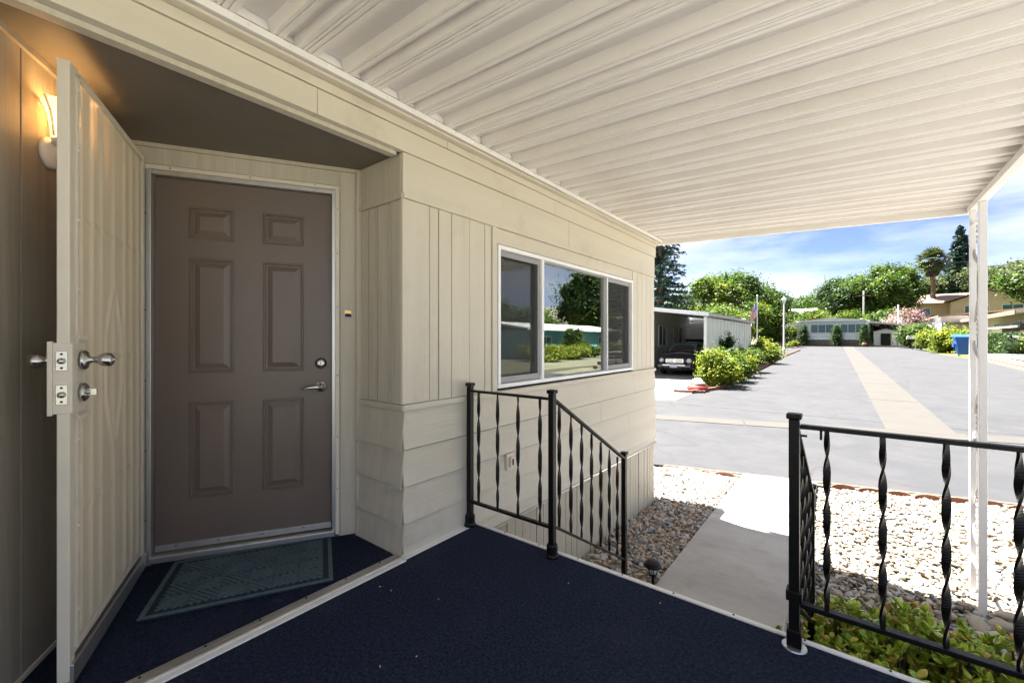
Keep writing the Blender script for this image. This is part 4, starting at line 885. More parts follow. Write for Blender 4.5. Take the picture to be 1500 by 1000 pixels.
# jade plants under the right railing: every large leaf a piece of its own
jl = MB()
for i in range(7):
    f = i/6; wd = 0.5 * math.sin(math.pi * (0.12 + 0.80*f)) ** 0.8; zc = 0.12*f*f
    for k in range(6):
        a = 2*math.pi*k/6; jl.v.append((wd*math.cos(a)*0.80, f*1.0, zc + 0.13*wd*math.sin(a)*1.3))
    if i:
        for k in range(6): jl.f.append(((i-1)*6+k, (i-1)*6+(k+1) % 6, i*6+(k+1) % 6, i*6+k))
jl.f.append(tuple(range(6))); jl.f.append(tuple(range(36, 42)))
jme = mesh_of(jl, M['lf_j'], smooth=True)
# colour differs per object here, so vary by object as well as by place
def jade_material():
    m = bpy.data.materials.new('jade_leaf'); m.use_nodes = True; n = m.node_tree.nodes; l = m.node_tree.links; b = n['Principled BSDF']; b.inputs['Roughness'].default_value = 0.28; b.inputs['Subsurface Weight'].default_value = 0.15; b.inputs['Subsurface Radius'].default_value = (0.01, 0.015, 0.004)
    oi = n.new("ShaderNodeObjectInfo"); g = n.new("ShaderNodeNewGeometry"); ad = n.new("ShaderNodeMath"); ad.operation = 'ADD'; l.new(oi.outputs['Random'], ad.inputs[0]); l.new(g.outputs['Random Per Island'], ad.inputs[1])
    fr_ = n.new("ShaderNodeMath"); fr_.operation = 'FRACT'; l.new(ad.outputs[0], fr_.inputs[0])
    cr = n.new("ShaderNodeValToRGB"); e = cr.color_ramp.elements; e[0].position = 0.0; e[0].color = (0.17, 0.30, 0.025, 1); e[1].position = 0.55; e[1].color = (0.38, 0.50, 0.045, 1)
    k = e.new(0.82); k.color = (0.48, 0.50, 0.07, 1); k = e.new(0.97); k.color = (0.55, 0.30, 0.08, 1); l.new(fr_.outputs[0], cr.inputs[0]); l.new(cr.outputs[0], b.inputs['Base Color']); return m
jm = jade_material(); jme.materials[0] = jm
JV = np.array(jl.v); JF = [f for f in jl.f if len(f) == 4]
spots = [(-0.06, 2.98, 0.32, 0.88, 'jade plant with rounded green leaves nearest the black corner post of the porch railing'),
         (0.18, 3.12, 0.32, 0.95, 'jade plant showing between the first and second twisted spindles'),
         (0.42, 3.14, 0.32, 0.92, 'jade plant showing between the second and third twisted spindles'),
         (0.68, 3.16, 0.32, 0.94, 'jade plant with brownish stems standing before the white patio post'),
         (0.22, 2.60, 0.36, 0.82, 'low jade plant close to the deck edge below the bottom rail'),
         (0.58, 2.66, 0.36, 0.84, 'jade plant beside the carpet edge nearest the lower right corner'),
         (0.92, 2.85, 0.32, 0.80, 'jade plant farthest right under the railing')]
for si, (x, y, rr, h, lab) in enumerate(spots):
    zb = bedz(x, y) - 0.02; t = thing('jade_plant', (x, y, zb), lab, 'plant', 'jade plants below the porch railing', local=True)
    rg = random.Random(si); mb = MB(); tips = []
    for k in range(56):
        a = rg.uniform(0, 6.28); q_ = math.sqrt(rg.random()); ex, ey = rr*q_*math.cos(a), rr*q_*math.sin(a)*0.8; ez = h * (1 - 0.42*q_*q_) * rg.uniform(0.62, 1.0)
        mb.tube([(ex*0.15, ey*0.15, 0), (ex*0.6, ey*0.6, ez*0.5), (ex*0.97, ey*0.97, ez-0.05)], [0.014, 0.010, 0.005], 5); tips.append((ex, ey, ez))
        for _ in range(4): tips.append((ex + rg.uniform(-.09,.09), ey + rg.uniform(-.09,.09), ez - rg.uniform(-0.02, 0.16)))
    mb.build('stem', M['bark'], t, origin=(0,0,0))
    cnt = 0; BV = []; BF = []
    tips.sort(key=lambda q: -q[2] + 0.4*q[1])
    for (ex, ey, ez) in tips:
        for j in range(rg.randint(7, 10)):
            a = rg.uniform(0, 6.28); tilt = rg.uniform(0.1, 1.25); sz_ = rg.uniform(0.032, 0.050)
            rot = Matrix.Rotation(a, 4, 'Z') @ Matrix.Rotation(tilt, 4, 'X') @ Matrix.Rotation(rg.uniform(-0.6, 0.6), 4, 'Y')
            mw = Matrix.Translation((ex, ey, ez - 0.006*j)) @ rot @ Matrix.Scale(sz_, 4)
            if cnt < 280:
                o = link(bpy.data.objects.new('leaf', jme)); o.parent = t; o.matrix_local = mw; cnt += 1
            else:
                A3 = np.array(mw.to_3x3()); T3 = np.array(mw.to_translation()); b0 = len(BV)*len(JV); BV.append(JV @ A3.T + T3); BF += [tuple(i + b0 for i in f) for f in JF]
    if BV: tag(fast_mesh('small_leaves', np.vstack(BV), np.array(BF), jm, t, smooth=True), kind='stuff')

# ------------------------------------------------------------------ the neighbour's home with carport (left of the road)
def bx(root, name, m, *b, **k): return MB().box(*b).build(name, m, root, **k)
NH = thing('carport_home', (-7.5, 27, -0.6), 'grey mobile home with flat carport roof and pale green panel wall left of the road', 'mobile home')
CX, CY0, CY1 = -5.25, 21.3, 32.8
bx(NH, 'wall', M['greyside'], -14.0, -9.3, 20.2, 40, -0.9, 2.9)
for k in range(17): bx(NH, 'lap_board', M['greyside'], -9.299, -9.27, 20.2, 33.2, -0.6 + 0.2*k, -0.6 + 0.2*k + 0.19)
bx(NH, 'wall', M['farwhite'], -9.26, -5.6, 33.2, 33.5, -0.7, 2.4)
for k in range(13): bx(NH, 'lap_board', M['farwhite'], -9.25, -5.6, 33.17, 33.199, -0.3 + 0.23*k, -0.3 + 0.23*k + 0.215)
wv = 0; x = CY0 + 0.02
while x < CY1: bx(NH, 'wall_panel', M['palegreen'], CX, CX + 0.03 + 0.02*(wv % 2), x, x + 0.39, -0.5, 2.26); x += 0.40; wv += 1
bx(NH, 'corner_post', M['farwhite'], CX - 0.06, CX + 0.06, CY0 - 0.10, CY0 + 0.018, -0.7, 2.27)
MB().prism([(-14.4,20.4,3.02),(-9.3,20.4,2.86),(-5.05,20.9,2.30),(-5.05,20.9,2.46),(-9.3,20.4,3.02),(-14.4,20.4,3.16)], (0,12.4,0)).build('roof', M['rooftop'], NH)
MB().prism([(-14.4,20.33,3.00),(-9.3,20.33,2.84),(-5.02,20.83,2.28),(-5.02,20.83,2.44),(-9.3,20.33,3.0),(-14.4,20.33,3.14)], (0,0.06,0)).build('roof_fascia', M['farwhite'], NH)
def window(root, x0, x1, y, z0, z1, axis='x', m=None, n=3, s_=1):
    """axis x: wall facing -y at y; axis y: wall facing s_*x at x=y argument"""
    def b(mb, a0, a1, d0, d1, c0, c1):
        return mb.box(a0, a1, min(y-d0, y-d1), max(y-d0, y-d1), c0, c1) if axis == 'x' else mb.box(min(y+s_*d0, y+s_*d1), max(y+s_*d0, y+s_*d1), a0, a1, c0, c1)
    mb = MB(); f = 0.06
    b(mb, x0, x1, 0.003, 0.06, z0, z0+f); b(mb, x0, x1, 0.003, 0.06, z1-f, z1); b(mb, x0, x0+f, 0.003, 0.06, z0+f, z1-f); b(mb, x1-f, x1, 0.003, 0.06, z0+f, z1-f)
    for k in range(1, n): xx = x0 + (x1-x0)*k/n; b(mb, xx-0.025, xx+0.025, 0.003, 0.055, z0+f, z1-f)
    W_ = mb.build('window', m or M['farwhite'], root)
    for k in range(n):
        q_ = MB(); b(q_, x0+(x1-x0)*k/n+0.03, x0+(x1-x0)*(k+1)/n-0.03, 0.004, 0.02, z0+f+.002, z1-f-.002); q_.build('pane', M['farglass'], W_)
    return W_
window(NH, 22.4, 23.6, -9.27, 0.9, 2.1, 'y', n=1); window(NH, 26.4, 27.8, -9.27, 0.8, 2.1, 'y', n=2); window(NH, 30.4, 31.2, -9.27, 0.9, 2.1, 'y', n=1)
window(NH, -7.3, -6.3, 33.17, 0.7, 2.2, 'x', n=2)
bx(NH, 'door', M['cream'], -9.27, -9.20, 29.2, 30.0, -0.2, 1.95)
MB_dr = MB()
for (x0, x1, y0, y1) in [(-9.2,-5.3,21,33)]:
    MB_dr.add([(x0,y0,g0(y0)+0.006),(x1,y0,g0(y0)+0.006),(x1,y1,g0(y1)+0.006),(x0,y1,g0(y1)+0.006)], [(0,1,2,3)])
tag(MB_dr.build('carport_floor', M['pad']), kind='structure')
mb = MB(); q_ = [(-13.0,11.85),(-8.5,13.0),(-4.4,14.05)]
for (xa, ya_), (xb, yb_) in zip(q_[:-1], q_[1:]):
    for j in range(4):
        f0, f1 = j/4, (j+1)/4; c4 = [(xa, ya_+(21-ya_)*f0), (xb, yb_+(21-yb_)*f0), (xb, yb_+(21-yb_)*f1), (xa, ya_+(21-ya_)*f1)]
        mb.add([(x, y, g0(y)+0.012) for x, y in c4], [(0,1,2,3)])
tag(mb.build('driveway', M['pad']), kind='structure')
# storage things in the carport
br = thing('storage_cabinet', (-8.6, 31.9, g0(32)), 'dark storage cabinet standing at the back of the carport', 'cabinet'); z = g0(32)
bx(br, 'cabinet_body', M['tyre'], -9.1, -7.7, 31.5, 32.3, z+0.05, z+1.65); bx(br, 'cabinet_door', M['dark'], -9.05, -8.42, 31.46, 31.499, z+0.1, z+1.6); bx(br, 'cabinet_door', M['dark'], -8.38, -7.75, 31.46, 31.499, z+0.1, z+1.6); bx(br, 'foot', M['dark'], -9.05, -8.95, 31.6, 31.7, z, z+0.049); bx(br, 'foot', M['dark'], -7.85, -7.75, 31.6, 31.7, z, z+0.049)
pv = thing('carport_planter', (-5.65, 28.5, g0(28)), 'potted plant with red flowers standing beside the car under the carport', 'plant', local=True)
MB().lathe([(0.16,0),(0.22,0.35),(0.24,0.37),(0.20,0.36)], n=14).build('pot', M['terra'], pv, origin=(0,0,0)); crown('foliage', [(0,0,0.9,0.35,0.35,0.5),(0.1,0,1.3,0.25,0.25,0.3)], 400, 0.09, M['lf_m'], pv)
rm_ = leafmat('red_flower', (0.30,0.01,0.02), (0.45,0.02,0.04), nscale=2); crown('flower_head', [(0,-0.05,1.75,0.16,0.16,0.28)], 160, 0.07, rm_, pv)

# the car under the carport: lofted body
CAR = thing('parked_car', (-6.9, 22.0, g0(23)), 'dark maroon rounded wagon parked nose out under the carport roof', 'car', local=True); CAR.scale = (1.06, 1.0, 1.04)
def loft(secs, name, m, root, smooth=True):
    """secs: list of (y, [(x,z)...]) closed rings of equal length"""
    mb = MB(); n = len(secs[0][1])
    for y, ring in secs: mb.v += [(x, y, z) for x, z in ring]
    for i in range(len(secs)-1):
        for k in range(n): mb.f.append((i*n+k, i*n+(k+1) % n, (i+1)*n+(k+1) % n, (i+1)*n+k))
    mb.f.append(tuple(range(n))); mb.f.append(tuple((len(secs)-1)*n + k for k in range(n)))
    o = mb.build(name, m, root, smooth=smooth, origin=(0,0,0)); md = o.modifiers.new('sub', 'SUBSURF'); md.levels = 1; md.render_levels = 2; return o
def ring(w_, zb, zt, crown_=0.05):
    return [(-w_*0.9,zb),(-w_,zb+0.12),(-w_,(zb+zt)*0.55),(-w_*0.97,zt-0.08),(-w_*0.80,zt),(-w_*0.4,zt+crown_),(0,zt+crown_*1.2),(w_*0.4,zt+crown_),(w_*0.80,zt),(w_*0.97,zt-0.08),(w_,(zb+zt)*0.55),(w_,zb+0.12),(w_*0.9,zb)]
loft([(0.0, ring(0.62,0.30,0.62)), (0.05, ring(0.76,0.22,0.72)), (0.25, ring(0.85,0.18,0.86)), (0.8, ring(0.86,0.18,0.95)), (1.25, ring(0.86,0.18,1.0)), (2.4, ring(0.86,0.18,1.02)), (3.6, ring(0.86,0.18,1.02)), (4.2, ring(0.82,0.22,0.98)), (4.32, ring(0.75,0.3,0.9))], 'body', M['carpaint'], CAR)
def cab(w0, w1, z1): return [(-w0,0.98),(-w0*0.98,1.15),(-w1,z1-0.07),(-w1*0.85,z1),(-w1*0.4,z1+0.03),(w1*0.4,z1+0.03),(w1*0.85,z1),(w1,z1-0.07),(w0*0.98,1.15),(w0,0.98)]
loft([(1.15, cab(0.78,0.74,1.06)), (1.55, cab(0.80,0.68,1.38)), (1.95, cab(0.80,0.64,1.58)), (3.2, cab(0.80,0.64,1.60)), (4.0, cab(0.78,0.62,1.48)), (4.25, cab(0.75,0.65,1.1))], 'cabin', M['carpaint'], CAR)
MB().prism([(-0.66,1.20,1.075),(0.66,1.20,1.075),(0.57,1.80,1.52),(-0.57,1.80,1.52)], (0,-0.02,0.012)).build('windshield', M['farglass'], CAR, origin=(0,0,0))
for s_ in (-1, 1): 
    MB().prism([(s_*0.81,1.75,1.10),(s_*0.80,3.9,1.12),(s_*0.68,3.6,1.48),(s_*0.68,2.0,1.48)], (s_*0.012,0,0)).build('side_window', M['farglass'], CAR, origin=(0,0,0))
    MB().lathe([(0.02,0),(0.11,0.02),(0.12,0.06),(0.09,0.10),(0.02,0.115)], (s_*0.63,0.14,0.70), (s_*0.25,-1,0.15), 18).build('headlight', M['headl'], CAR, smooth=True, origin=(0,0,0))
    MB().lathe([(0.02,-0.03),(0.09,0),(0.10,0.05),(0.07,0.10)], (s_*0.97,1.45,1.12), (s_,0.1,0), 12).bar((s_*0.80,1.45,1.06),(s_*0.98,1.45,1.10),0.05,0.04).build('mirror', M['carpaint'], CAR, smooth=True, origin=(0,0,0))
    for y in (0.85, 3.5):
        wl_ = MB().lathe([(0.18,-0.1),(0.31,-0.1),(0.33,-0.06),(0.33,0.06),(0.31,0.1),(0.18,0.1)], (s_*0.77,y,0.33), (1,0,0), 22).build('wheel', M['tyre'], CAR, origin=(0,0,0)); MB().lathe([(0.18,-0.09),(0.19,0.09)], (s_*0.77,y,0.33), (1,0,0), 18).build('rim', M['alu'], wl_, origin=(0,0,0))
GR = MB().obox((0,0.005,0.70),(0.42,0,0),(0,0.02,0),(0,0,0.105)).build('grille', M['chrome'], CAR, bevel=0.02, origin=(0,0,0))
for z in (0.645, 0.70, 0.755): MB().obox((-0.2,-0.017,z),(0.165,0,0),(0,0.004,0),(0,0,0.014)).obox((0.2,-0.017,z),(0.165,0,0),(0,0.004,0),(0,0,0.014)).build('grille_slot', M['dark'], GR, origin=(0,0,0))
MB().obox((0,-0.06,0.45),(0.78,0,0),(0,0.09,0),(0,0,0.085)).build('bumper', M['carpaint'], CAR, bevel=0.04, origin=(0,0,0))
MB().obox((0,-0.145,0.50),(0.52,0,0),(0,0.01,0),(0,0,0.018)).build('bumper_strip', M['chrome'], CAR, origin=(0,0,0))
MB().obox((0,-0.13,0.32),(0.40,0,0),(0,0.05,0),(0,0,0.045)).build('lower_intake', M['dark'], CAR, bevel=0.02, origin=(0,0,0))
MB().obox((0,-0.165,0.46),(0.165,0,0),(0,0.006,0),(0,0,0.082)).build('licence_plate', M['plate'], CAR, bevel=0.004, origin=(0,0,0))

# planting bed along the left kerb
kp = [(-4.45,16.0),(-3.95,17.5),(-3.80,19.9),(-3.86,24.3),(-4.05,32),(-4.2,42.5),(-4.15,55.7)]
kb = MB().prism([(-4.45,16.05,-0.80),(-3.95,17.55,-0.78),(-3.85,19.9,-0.72),(-3.92,24.3,-0.64),(-4.1,32,-0.5),(-4.25,42.5,-0.3),(-5.1,42.5,-0.3),(-5.1,21,-0.8),(-4.9,17.2,-0.8)], (0,0,0.12)); tag(kb.build('planting_bed', M['soil']), kind='structure')
kr = tag(MB().box(-4.44,-4.43,16.2,16.21,-0.8,-0.79).build('bed_kerb', M['terra']), kind='structure')
for (p, q_) in zip(kp[:-1], kp[1:]):
    p, q_ = Vector(p), Vector(q_); n_ = max(2, int((q_-p).length / 0.9))
    for i in range(n_):
        a, b_ = p.lerp(q_, i/n_+0.01), p.lerp(q_, (i+1)/n_-0.01); MB().bar((a.x,a.y,g0(a.y)+0.05),(b_.x,b_.y,g0(b_.y)+0.05),0.11,0.14).build('kerb_brick', M['terra'], kr, bevel=0.01)
bush('big yellow green bush at the corner of the carport driveway by the red ornament', -4.0, 18.6, 1.6, 1.75, M['lf_y'], n=5200, size=0.075, seed=3, group='bushes along the kerb')
bush('dark green bush behind the big yellow corner bush', -4.25, 20.7, 1.6, 1.75, M['lf_m'], n=3400, size=0.07, seed=4, group='bushes along the kerb')
bush('green bush with yellow tips in the middle of the kerb row', -4.2, 23.0, 1.5, 1.45, M['lf_y'], n=2600, size=0.07, seed=5, group='bushes along the kerb')
bush('low mixed green bush near the far end of the panel wall', -4.35, 25.6, 1.6, 1.45, M['lf_m'], n=2400, size=0.07, seed=6, group='bushes along the kerb')
bush('bright orange yellow bush at the far end of the kerb row below the flag', -4.7, 32.5, 2.4, 1.75, M['lf_y'], n=3000, size=0.09, seed=8, group='bushes along the kerb')
bush('dark low bush below the flagpole at the end of the panel wall', -5.1, 29.0, 1.5, 1.5, M['lf_d'], n=1800, size=0.08, seed=9, group='bushes along the kerb')
bush('small dark standard shrub against the pale green panel wall', -5.0, 23.9, 0.8, 2.35, M['lf_d'], n=1500, size=0.06, seed=12)
rp = thing('garden_ornament', (-4.42, 16.75, g0(16.8)), 'low red dome ornament with a white cap at the tip of the planting bed', 'ornament', local=True)
MB().lathe([(0.30,0),(0.37,0.08),(0.36,0.17),(0.27,0.26),(0.20,0.29)], n=20).build('red_base', M['red'], rp, smooth=True, origin=(0,0,0))
MB().lathe([(0.27,0.28),(0.28,0.31),(0.20,0.36),(0.15,0.44),(0.09,0.48),(0.01,0.49)], n=20).build('white_cap', M['white'], rp, smooth=True, origin=(0,0,0))
rr_ = thing('kerb_stones', (-4.6, 16.3, g0(16)), 'short row of red broken kerb stones round the red ornament', 'stones')
for k in range(9): a = k/8; MB().obox((-5.0+0.9*a, 16.05+0.30*a*a, g0(16)+0.05),(0.055,0.01,0),(0,0.04,0),(0,0,0.05)).build('kerb_stone', M['terra'], rr_, bevel=0.012)

# flag, lamp post
fx, fy = -6.2, 42.0; fz = g0(fy)
fp = thing('flagpole', (fx, fy, fz), 'white flagpole with a hanging striped flag behind the kerb bushes', 'flagpole', local=True)
MB().tube([(0,0,0),(0,0,5.15)], [0.05,0.03], 8).lathe([(0.05,5.15),(0.07,5.21),(0.03,5.27)], n=10).build('pole', M['farwhite'], fp, origin=(0,0,0))
fm = bpy.data.materials.new('striped_flag'); fm.use_nodes = True; n = fm.node_tree.nodes; l = fm.node_tree.links
uvn = n.new("ShaderNodeUVMap"); sx_ = n.new("ShaderNodeSeparateXYZ"); l.new(uvn.outputs[0], sx_.inputs[0])
def mth(op, a, b=None):
    q_ = n.new("ShaderNodeMath"); q_.operation = op
    for i, v in enumerate((a, b)):
        if v is None: continue
        if isinstance(v, (int, float)): q_.inputs[i].default_value = v
        else: l.new(v, q_.inputs[i])
    return q_.outputs[0]
stp = mth('LESS_THAN', mth('MODULO', mth('MULTIPLY', sx_.outputs[1], 6.5), 1.0), 0.5)
can = mth('MULTIPLY', mth('LESS_THAN', sx_.outputs[0], 0.42), mth('GREATER_THAN', sx_.outputs[1], 0.46))
m1 = n.new("ShaderNodeMix"); m1.data_type = 'RGBA'; m1.inputs['A'].default_value = (0.7,0.68,0.66,1); m1.inputs['B'].default_value = (0.42,0.03,0.05,1); l.new(stp, m1.inputs['Factor'])
m2 = n.new("ShaderNodeMix"); m2.data_type = 'RGBA'; m2.inputs['B'].default_value = (0.03,0.05,0.20,1); l.new(m1.outputs['Result'], m2.inputs['A']); l.new(can, m2.inputs['Factor'])
vo = n.new("ShaderNodeTexVoronoi"); vo.inputs['Scale'].default_value = 13; vo.inputs['Randomness'].default_value = 0; l.new(uvn.outputs[0], vo.inputs['Vector'])
m3 = n.new("ShaderNodeMix"); m3.data_type = 'RGBA'; m3.inputs['B'].default_value = (0.7,0.7,0.7,1); l.new(m2.outputs['Result'], m3.inputs['A']); l.new(mth('MULTIPLY', can, mth('LESS_THAN', vo.outputs['Distance'], 0.2)), m3.inputs['Factor'])
l.new(m3.outputs['Result'], n['Principled BSDF'].inputs['Base Color'])
NU, NV = 22, 14; V = []; UV = []
for j in range(NV+1):
    for i in range(NU+1):
        u, v = i/NU, j/NV                      # hoist at u=0; the cloth droops and folds
        ln = 0.60*u**0.9; V.append((-ln*0.9 + 0.06*math.sin(9*u)*u, 0.10*math.sin(14*u + 2*v)*u**0.5, 4.75 - 1.3*(1-v) - 1.0*u**1.15)); UV.append((u, v))
F = [(j*(NU+1)+i, j*(NU+1)+i+1, (j+1)*(NU+1)+i+1, (j+1)*(NU+1)+i) for j in range(NV) for i in range(NU)]
fo = fast_mesh('flag', V, F, fm, fp, smooth=True); uvl = fo.data.uv_layers.new(name='UVMap')
uvl.data.foreach_set('uv', np.array([UV[i] for f in F for i in f], np.float32).ravel())
lx, ly = -4.75, 47.0; lz = g0(ly)
lpst = thing('street_lamp', (lx, ly, lz), 'white street lamp post with small lantern head beside the far end of the road', 'street lamp', local=True)
MB().lathe([(0.14,0),(0.13,0.5),(0.075,0.6),(0.06,4.6),(0.09,4.7)], n=12).build('post', M['farwhite'], lpst, origin=(0,0,0))
MB().lathe([(0.10,4.71),(0.17,5.05),(0.15,5.06)], n=8).build('lantern', M['headl'], lpst, origin=(0,0,0))
MB().lathe([(0.24,5.062),(0.20,5.12),(0.05,5.28),(0.02,5.4)], n=8).build('lantern_cap', M['rooftop'], lpst, origin=(0,0,0))

# ------------------------------------------------------------------ home at the end of the road
EH = thing('end_home', (-1.5, 71, 0.33), 'pale blue mobile home with stone skirting across the far end of the road', 'mobile home')
zg = g0(71) - 0.02; ey = 71.0
bx(EH, 'wall', M['bluegrey'], -5.4, 2.0, ey, ey+14, zg, zg+3.25)
bx(EH, 'wall_end', M['farwhite'], 1.72, 2.03, ey-0.12, ey-0.003, zg+0.95, zg+3.35); bx(EH, 'wall_end', M['farwhite'], -5.5, -5.25, ey-0.12, ey-0.003, zg+0.95, zg+3.35)
MB().prism([(-5.7,ey-0.25,zg+3.28),(2.1,ey-0.25,zg+3.28),(2.1,ey-0.25,zg+3.40),(-1.7,ey-0.25,zg+3.78),(-5.7,ey-0.25,zg+3.40)], (0,14.6,0)).build('roof', M['farwhite'], EH)
bx(EH, 'trim_band', M['farwhite'], -5.24, 1.71, ey-0.05, ey-0.003, zg+0.90, zg+1.06); bx(EH, 'trim_band', M['farwhite'], -5.24, 1.71, ey-0.05, ey-0.003, zg+1.46, zg+1.60)
rgx = random.Random(5)
for r_ in range(4):
    x = -5.4
    while x < 1.95:
        wd = rgx.uniform(0.3, 0.6); e_ = min(x+wd, 2.0); bx(EH, 'skirt_stone', M['stonesk'], x+0.008, e_-0.008, ey-0.09-rgx.uniform(0,0.03), ey-0.001, zg+0.22*r_, zg+0.22*r_+0.205); x += wd
window(EH, -4.1, -1.6, ey-0.003, zg+1.75, zg+2.95); window(EH, -0.9, 1.5, ey-0.003, zg+1.75, zg+2.95)
# porch on its left, steps, carport on its right
MB().prism([(-8.6,ey-1.0,zg+2.75),(-5.5,ey-1.0,zg+3.15),(-5.5,ey-1.0,zg+3.25),(-8.6,ey-1.0,zg+2.86)], (0,8,0)).build('porch_roof', M['farwhite'], EH)
bx(EH, 'porch_deck', M['greyside'], -8.4, -5.5, ey-0.4, ey+6, zg, zg+1.0)
for x in (-8.4, -7.0, -5.6): bx(EH, 'porch_post', M['farwhite'], x, x+0.09, ey-0.5, ey-0.41, zg+0.1, zg+2.78+0.12*(x+8.4))
bx(EH, 'porch_rail', M['farwhite'], -8.31, -7.0, ey-0.49, ey-0.43, zg+1.85, zg+1.95)
for k in range(9): bx(EH, 'porch_picket', M['farwhite'], -8.22+0.14*k, -8.17+0.14*k, ey-0.485, ey-0.435, zg+1.0, zg+1.848)
for k in range(5): bx(EH, 'step', M['wood_fence'], -7.6, -5.7, ey-0.75-0.32*k, ey-0.42-0.32*k, zg+0.78-0.19*k, zg+0.94-0.19*k)
MB().prism([(2.05,ey-0.6,zg+3.1),(6.6,ey-0.6,zg+2.55),(6.6,ey-0.6,zg+2.67),(2.05,ey-0.6,zg+3.24)], (0,9,0)).build('carport_roof', M['farwhite'], EH)
for y in (ey-0.4, ey+8): bx(EH, 'carport_post', M['farwhite'], 6.3, 6.4, y, y+0.1, zg, zg+2.58)
shd = thing('garden_shed', (4, 75, zg), 'small white garden shed with gable roof under the far carport', 'shed')
MB().prism([(2.6,74.5,zg),(5.0,74.5,zg),(5.0,74.5,zg+1.9),(3.8,74.5,zg+2.25),(2.6,74.5,zg+1.9)], (0,2.5,0)).build('wall', M['farwhite'], shd)
MB().prism([(2.5,74.4,zg+1.89),(3.8,74.4,zg+2.27),(5.1,74.4,zg+1.89),(5.1,74.4,zg+1.96),(3.8,74.4,zg+2.34),(2.5,74.4,zg+1.96)], (0,2.7,0)).build('roof', M['rooftop'], shd); bx(shd, 'door', M['dark'], 3.3, 4.3, 74.44, 74.499, zg+0.02, zg+1.7)
for k, (x, lab) in enumerate([(-4.75, 'left columnar cypress before the pale blue home at the road end'), (-1.25, 'middle columnar cypress between the two windows of the pale blue home'), (1.55, 'right columnar cypress with a clay pot before it at the road end home')]):
    t = thing('columnar_shrub', (x, ey-1.1, zg-0.02), lab, 'shrub', 'columnar shrubs before the end home', local=True); hh = 3.2 - 0.05*k
    MB().tube([(0,0,0),(0,0,hh*0.7)], [0.06,0.02], 6).build('stem', M['bark'], t, origin=(0,0,0)); crown('foliage', [(0,0,hh*0.32,0.55,0.55,hh*0.34),(0,0,hh*0.55,0.48,0.48,hh*0.34),(0.05,0,hh*0.75,0.26,0.26,hh*0.25)], 5000, 0.06, M['lf_d'], t, zmin=0.0)
cp = thing('clay_pot', (1.55, ey-2.0, zg-0.02), 'round clay pot standing at the foot of the right cypress', 'pot', local=True); MB().lathe([(0.16,0),(0.28,0.25),(0.26,0.45),(0.2,0.5),(0.22,0.55),(0.18,0.54)], n=14).build('pot_body', M['terra'], cp, smooth=True, origin=(0,0,0))
tag(MB().box(-9, 7.5, 68.9, 69.1, g0(69)-0.2, g0(69)+0.10).build('far_kerb', M['strip_conc']), kind='structure')
tag(MB().add([(-9,69.1,g0(69)+0.05),(7.5,69.1,g0(69)+0.05),(7.5,72,g0(72)+0.0),(-9,72,g0(72)+0.0)],[(0,1,2,3)]).add([(2.1,69.1,g0(69)+0.054),(7.5,69.1,g0(69)+0.054),(7.5,80,g0(80)+0.01),(2.1,80,g0(80)+0.01)],[(0,1,2,3)]).build('far_forecourt', M['pad']), kind='structure')
bush('small round bush beside the steps of the end home', -5.9, ey-1.9, 1.2, 0.9, M['lf_y'], n=700, size=0.09, seed=21)

# ------------------------------------------------------------------ right side of the road
tag(MB().prism([(7.0,33,-0.9),(7.0,70,-0.9),(40,70,-0.9),(40,10,-0.9),(9.3,10.4,-0.9),(9.3,24,-0.9)], (0,0,0.42)).build('right_bank', M['terrain']), kind='structure')
rw = thing('retaining_wall', (7.2, 36, -0.4), 'low brown block retaining kerb along the right side of the road', 'wall')
for k in range(20):
    for r_ in range(2):
        y = 24.0 + 0.9*k + 0.45*r_; xw = 7.05 + max(0, (33-y))*0.12; MB().box(xw, xw+0.3, y+0.01, y+0.89, g0(y)-0.05+0.235*r_, g0(y)+0.178+0.235*r_).build('block', M['terra'] if False else M['stonesk'], rw, bevel=0.015)
tag(MB().prism([(7.36,34,g0(38)+0.38),(13,34,g0(38)+0.38),(13,44,g0(44)+0.38),(7.36,44,g0(44)+0.38)], (0,0,0.03)).build('right_forecourt', M['pad']), kind='structure')
tag(MB().prism([(6.2,49.5,g0(49)+0.0),(7.0,44.5,g0(44)),(9,46,g0(46)),(9,63,g0(63)),(6.0,63,g0(63))], (0,0,0.03)).build('lawn_verge', M['lawn']), kind='structure')
hedge('clipped dark box hedge behind the brown kerb right of the patio post', 8.4, 10.3, 43.6, 50.5, 1.75, M['lf_d'], n=9000, size=0.075)
bush('tall light green hedge at the right edge beside the box hedge', 9.9, 39.5, 2.6, 3.2, M['lf_y'], name='hedge_bush', n=4200, size=0.09, seed=31)
bush('large round light green bush left of the blue bin', 7.2, 53.0, 3.1, 2.5, M['lf_y'], n=6500, size=0.10, seed=32, nl=9)
bush('yellow and orange tinted bush at the left end of the roadside hedge', 6.5, 58.5, 2.2, 2.4, M['lf_y'], n=3200, size=0.10, seed=33)
bush('tall mid green shrub below the pink oleander', 5.6, 66, 2.6, 3.0, M['lf_m'], n=3800, size=0.12, seed=34)
bush('second mid green shrub beside the far driveway', 6.9, 69, 2.6, 3.0, M['lf_m'], n=3000, size=0.12, seed=35)
bush('small pale bush at the road side near the mailbox', 5.9, 60.8, 1.1, 0.9, M['lf_o'], n=700, size=0.08, seed=36)
bush('pink flowering oleander bush below the yellow house', 4.7, 78, 5.6, 5.2, M['pink'], n=6500, size=0.15, seed=37, nl=10, name='oleander_bush')
mbx = thing('mailbox', (5.3, 62.0, g0(62)), 'white mailbox on a dark post at the right road side far away', 'mailbox', local=True)
